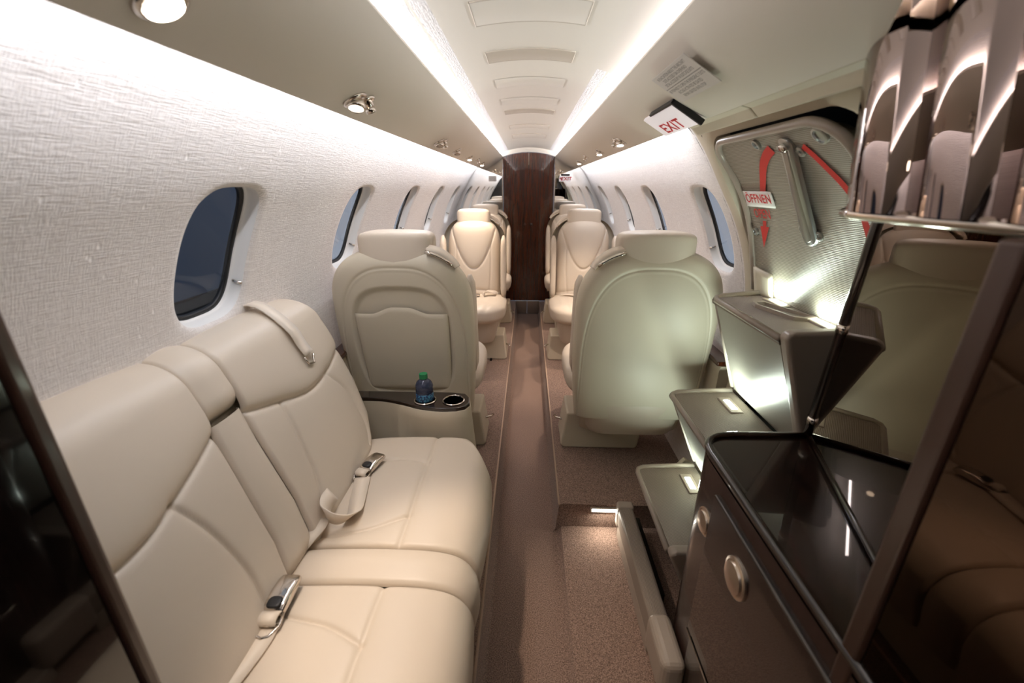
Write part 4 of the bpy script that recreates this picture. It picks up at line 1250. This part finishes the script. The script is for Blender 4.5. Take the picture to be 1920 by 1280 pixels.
# ------------------------------------------------------------------ seats
def seat(label, loc, rz, sgn, pocket, belts, group, wscale=1.0):
    """local: origin on the ledge under the base, occupant looks to -y; sgn = aisle side in local x"""
    t = thing('cabin_seat', label, 'seat', loc, rz, group)
    W = wscale
    # base
    g = G(); g.prism([(sgn * x * W, z) for x, z in ((-0.07, 0.0), (0.295, 0.0), (0.31, 0.015), (0.285, 0.20), (-0.10, 0.20), (-0.08, 0.02))], 1, -0.12, 0.08)
    g.make('base', M['seatplastic'], t, smooth=False, bevel=0.015, seg=3)
    for fx in (0.12, 0.17):
        G().box((sgn * fx * W - 0.008, -0.15, 0.0), (sgn * fx * W + 0.008, -0.118, 0.012)).make('track_foot', M['darkmetal'], t, smooth=False)
    G().tube([(sgn * 0.28 * W, -0.03, 0.10), (sgn * 0.325 * W, -0.05, 0.10), (sgn * 0.335 * W, -0.08, 0.095)], 0.006, 8).make('release_pedal', M['chrome'], t)
    # skirt
    g = G(); P = []
    for z, k in ((0.17, 0.86), (0.20, 0.92), (0.33, 1.0), (0.37, 0.98)):
        ring = []
        for a in np.linspace(0, 2 * math.pi, 40)[:-1]:
            c, s = math.cos(a), math.sin(a)
            ring.append((math.copysign(abs(c) ** 0.35, c) * 0.235 * k * W, math.copysign(abs(s) ** 0.35, s) * 0.25 * k, z))
        P.append(ring)
    g.grid(P, closed_v=True); g.f.append(tuple(range(39))); g.f.append(tuple(3 * 39 + q for q in reversed(range(39))))
    g.make('skirt', M['leather'], t, sharp=60)
    # cushion
    g = G()
    def cf(p):
        x, y, z = p
        z2 = z
        if z > 0:
            z2 += crease(abs(abs(x) - 0.185 * W - 0.03 * (y / 0.28)) , 0.01, 0.006) - 0.01 * smooth1((0.1 - abs(x)) / 0.1) + (0.012 if y < -0.1 else 0) * smooth1((-y - 0.1) / 0.1)
        if y < 0:
            y -= 0.025 * (1 - (x / (0.31 * W)) ** 2)
        return (x, y, z2)
    superbox(g, (0, -0.04, 0.395), (0.305 * W, 0.275, 0.076), 3.0, 4.0, 96, 40, cf)
    g.make('seat_cushion', M['leather'], t)
    # back, leaning away; plane offset
    def lean(z):
        return 0.165 + 0.14 * (z - 0.45)
    hw = lambda z: W * (0.235 if z < 0.75 else 0.235 * max(0.0, 1 - ((z - 0.75) / 0.285) ** 3.6) ** 0.45)
    P = []
    for z in 0.43 + 0.605 * (1 - (1 - np.linspace(0, 1, 120)) ** 1.5):
        row = []
        for s in np.sin(np.linspace(-math.pi / 2, math.pi / 2, 110)):
            x = s * hw(z)
            d = 0.085 * max(0.0, 1 - abs(s) ** 5) ** 0.4 * max(0.0, 1 - max(0, (z - 0.90) / 0.135) ** 3) ** 0.5
            zu = 0.655 + 0.27 * (abs(x) / (0.185 * W)) ** 2
            dist = (z - zu) / math.sqrt(1 + (2 * 0.27 * x / (0.185 * W) ** 2) ** 2)
            if abs(s) < 0.97 and z < 1.02:
                d += crease(dist, 0.006, 0.010) + (0.012 * (1 - math.exp(-dist / 0.04)) if dist > 0 else 0)
                if z < zu:
                    d += crease(abs(x) - W * (0.135 + 0.02 * math.sin((z - 0.45) * 6)), 0.006, 0.007)
                if z < 0.55:
                    d += crease(z - (0.475 + 0.02 * math.cos(x / 0.2 * 2)), 0.01, 0.008)
            row.append((x, lean(z) - d + 0.03, z))
        P.append(row)
    G().grid(P).make('backrest', M['leather'], t)
    # rear shell
    W2 = W
    hs_ = lambda z: W2 * interp(z, [0.24, 0.40, 0.62, 0.80], [0.262, 0.280, 0.292, 0.292]) if z < 0.72 else W2 * 0.292 * max(0.0, 1 - ((z - 0.72) / 0.318) ** 3.4) ** 0.42
    P = []
    for z in 0.250 + 0.788 * (1 - (1 - np.linspace(0, 1, 170)) ** 1.4):
        row = []
        for s in np.sin(np.linspace(-math.pi / 2, math.pi / 2, 170)):
            x = s * hs_(z)
            d = 0.075 * max(0.0, 1 - abs(s) ** 7) ** 0.45 * max(0.0, 1 - max(0, (z - 0.90) / 0.138) ** 3) ** 0.5 * max(0.0, 1 - max(0, (0.268 - z) / 0.019) ** 2.5) ** 0.5
            # arched step: the middle panel sits slightly lower than the border
            r = (abs(x) / (0.256 * W2)) ** 2.9 + (max(0.0, z - 0.50) / 0.462) ** 2.9
            e = r ** (1 / 2.9) - 1
            if z > 0.25:
                d += crease(e * 0.25, 0.0035, 0.006) - 0.005 * float(smooth1(-e / 0.04))
            if pocket:
                q = (abs(x) / (0.213 * W2)) ** 3.2 + (abs(z - 0.63) / 0.262) ** 3.2 if z > 0.30 else 9
                d -= 0.018 * float(smooth1((1 - q) / 0.32))
                d += 0.007 * math.exp(-((z - 0.345) / 0.02) ** 2) * float(smooth1((0.245 - abs(x)) / 0.05))
            row.append((x, lean(z) + 0.03 + d, z))
        P.append(row)
    G().grid(P).make('back_shell', M['seatplastic'], t)
    # lower fairing under the shell
    g = G(); P = []
    for z, k, yy in ((0.165, 0.90, 0.15), (0.172, 0.98, 0.195), (0.26, 1.02, 0.205), (0.275, 1.02, 0.200)):
        P.append([(x * k * W, yy - 0.05 * (abs(x) / 0.24) ** 6, z) for x in np.linspace(-0.235, 0.235, 25)])
    g.grid(P); o = g.make('fairing', M['seatplastic'], t); md = o.modifiers.new('sol', 'SOLIDIFY'); md.thickness = 0.02
    if pocket:
        P = []
        pz0, pz1 = 0.405, 0.795
        for z in np.linspace(pz0, pz1, 40):
            row = []
            w = W2 * (0.184 + 0.010 * (z - pz0) / 0.4)
            for s in np.sin(np.linspace(-math.pi / 2, math.pi / 2, 50)):
                x = s * w
                topz = pz1 - 0.028 * float(smooth1((abs(x) - 0.03) / 0.09)) + 0.004
                zz = pz0 + (topz - pz0) * (z - pz0) / (pz1 - pz0)
                d = 0.018 * max(0.0, 1 - abs(s) ** 14) ** 0.5 * max(0, 1 - max(0, (pz0 + 0.04 - z) / 0.04) ** 3) ** 0.5
                q = max(0, (z - pz1 + 0.015) / 0.015)
                row.append((x, lean(zz) + 0.03 + 0.055 + d - 0.006 * q * q, zz))
            P.append(row)
        G().grid(P).make('magazine_pocket', M['seatplastic'], t)
    # headrest wrapped over the top
    g = G()
    def hf(p):
        x, y, z = p
        x *= 1 - 0.06 * (z < 0) * min(1, -z / 0.07)
        return (x, y + 0.012 * (x / 0.14) ** 2 * -1, z + 0.006 * (1 - (x / 0.14) ** 2) * (z > 0))
    superbox(g, (0, lean(1.02) + 0.025, 1.022), (0.146 * W, 0.066 if not False else 0.06, 0.070), 7.0, 5.0, 84, 48, hf)
    g.make('headrest', M['leather'], t)
    # side arms, folded upright beside the back
    for s in (-1, 1):
        g = G(); P = []
        for z in np.linspace(0.44, 0.905, 14):
            r = max(0.0, 1 - (abs(z - 0.672) / 0.235) ** 8) ** 0.4
            ring = []
            for a in np.linspace(0, 2 * math.pi, 17)[:-1]:
                c, q = math.cos(a), math.sin(a)
                ring.append((s * 0.268 * W + math.copysign(abs(c) ** 0.6, c) * 0.022 * max(r, 0.3), lean(z) - 0.06 + math.copysign(abs(q) ** 0.6, q) * 0.05 * max(r, 0.2), z))
            P.append(ring)
        g.grid(P, closed_v=True); g.f.append(tuple(range(16))); g.f.append(tuple(13 * 16 + q for q in reversed(range(16))))
        g.make('armrest', M['leather'], t)
    # shoulder strap guide and folded strap on the aisle-side shoulder
    x0 = sgn * 0.155 * W
    def sh(x, dz=0.0, dy=0.0):
        # height of the shell crown at x
        zz = 0.72 + 0.318 * (1 - min(1, abs(x) / (0.292 * W)) ** (1 / 0.42)) ** (1 / 3.4)
        return (x, lean(zz) + 0.05 + dy, zz + dz)
    pts = [sh(sgn * (0.125 + 0.02 * k) * W, 0.000, -0.03 if belts else 0.045) for k in range(6)]
    hb = G().tube(pts, 0.007, 8).make('strap_guide', M['chrome'], t)
    pts = [sh(sgn * (0.125 + 0.018 * k) * W, 0.010 + 0.006 * math.sin(k / 6 * 3.1), -0.012 if belts else 0.022) for k in range(7)]
    pts += [(pts[-1][0] + sgn * 0.008, pts[-1][1], pts[-1][2] - 0.014)]
    G().ribbon([tuple(p) for p in spline(pts, 20)], 0.034, 0.004, (0, -0.65 if belts else 0.65, -0.76)).make('strap_end', M['webbing'], hb)
    if belts:
        pts = [(-0.21 * W, 0.12, 0.45), (-0.15 * W, 0.06, 0.476), (-0.08 * W, 0.02, 0.482), (-0.02, 0.01, 0.478)]
        b1 = G().ribbon([tuple(p) for p in spline(pts, 14)], 0.045, 0.003, (0.25, 1, 0)).make('seat_belt', M['webbing'], t)
        buckle(b1, (0, 0, 0), (-0.02, 0.008, 0.470), 0.0, 0.0, 0.9, False)
        pts = [(0.22 * W, 0.12, 0.45), (0.19 * W, 0.07, 0.482), (0.14 * W, 0.03, 0.500), (0.11 * W, 0.0, 0.490), (0.09, -0.02, 0.476)]
        G().ribbon([tuple(p) for p in spline(pts, 16)], 0.045, 0.003, (0.3, 1, 0)).make('seat_belt', M['webbing'], t)
    return t


GN, GF = 'seats facing away from the camera', 'seats facing the camera'
seat('cream leather seat with a moulded magazine pocket on its back, behind the couch console', (-0.512, 1.93, LZ), math.pi, -1, True, False, GN)
seat('cream leather seat with plain arched back beside the entry stairs', (0.490, 1.93, LZ), math.pi, 1, False, False, GN)
a = seat('front cream seat facing the camera, left of the aisle', (-0.420, 3.13, LZ), 0, 1, False, True, GF, 0.87)
b = seat('front cream seat facing the camera, right of the aisle', (0.430, 3.13, LZ), 0, -1, False, True, GF, 0.87)
dup(a, (-0.420, 4.06, LZ), 'rear cream seat by the bulkhead, behind the left facing seat')
dup(b, (0.430, 4.06, LZ), 'rear cream seat by the bulkhead, behind the right facing seat')
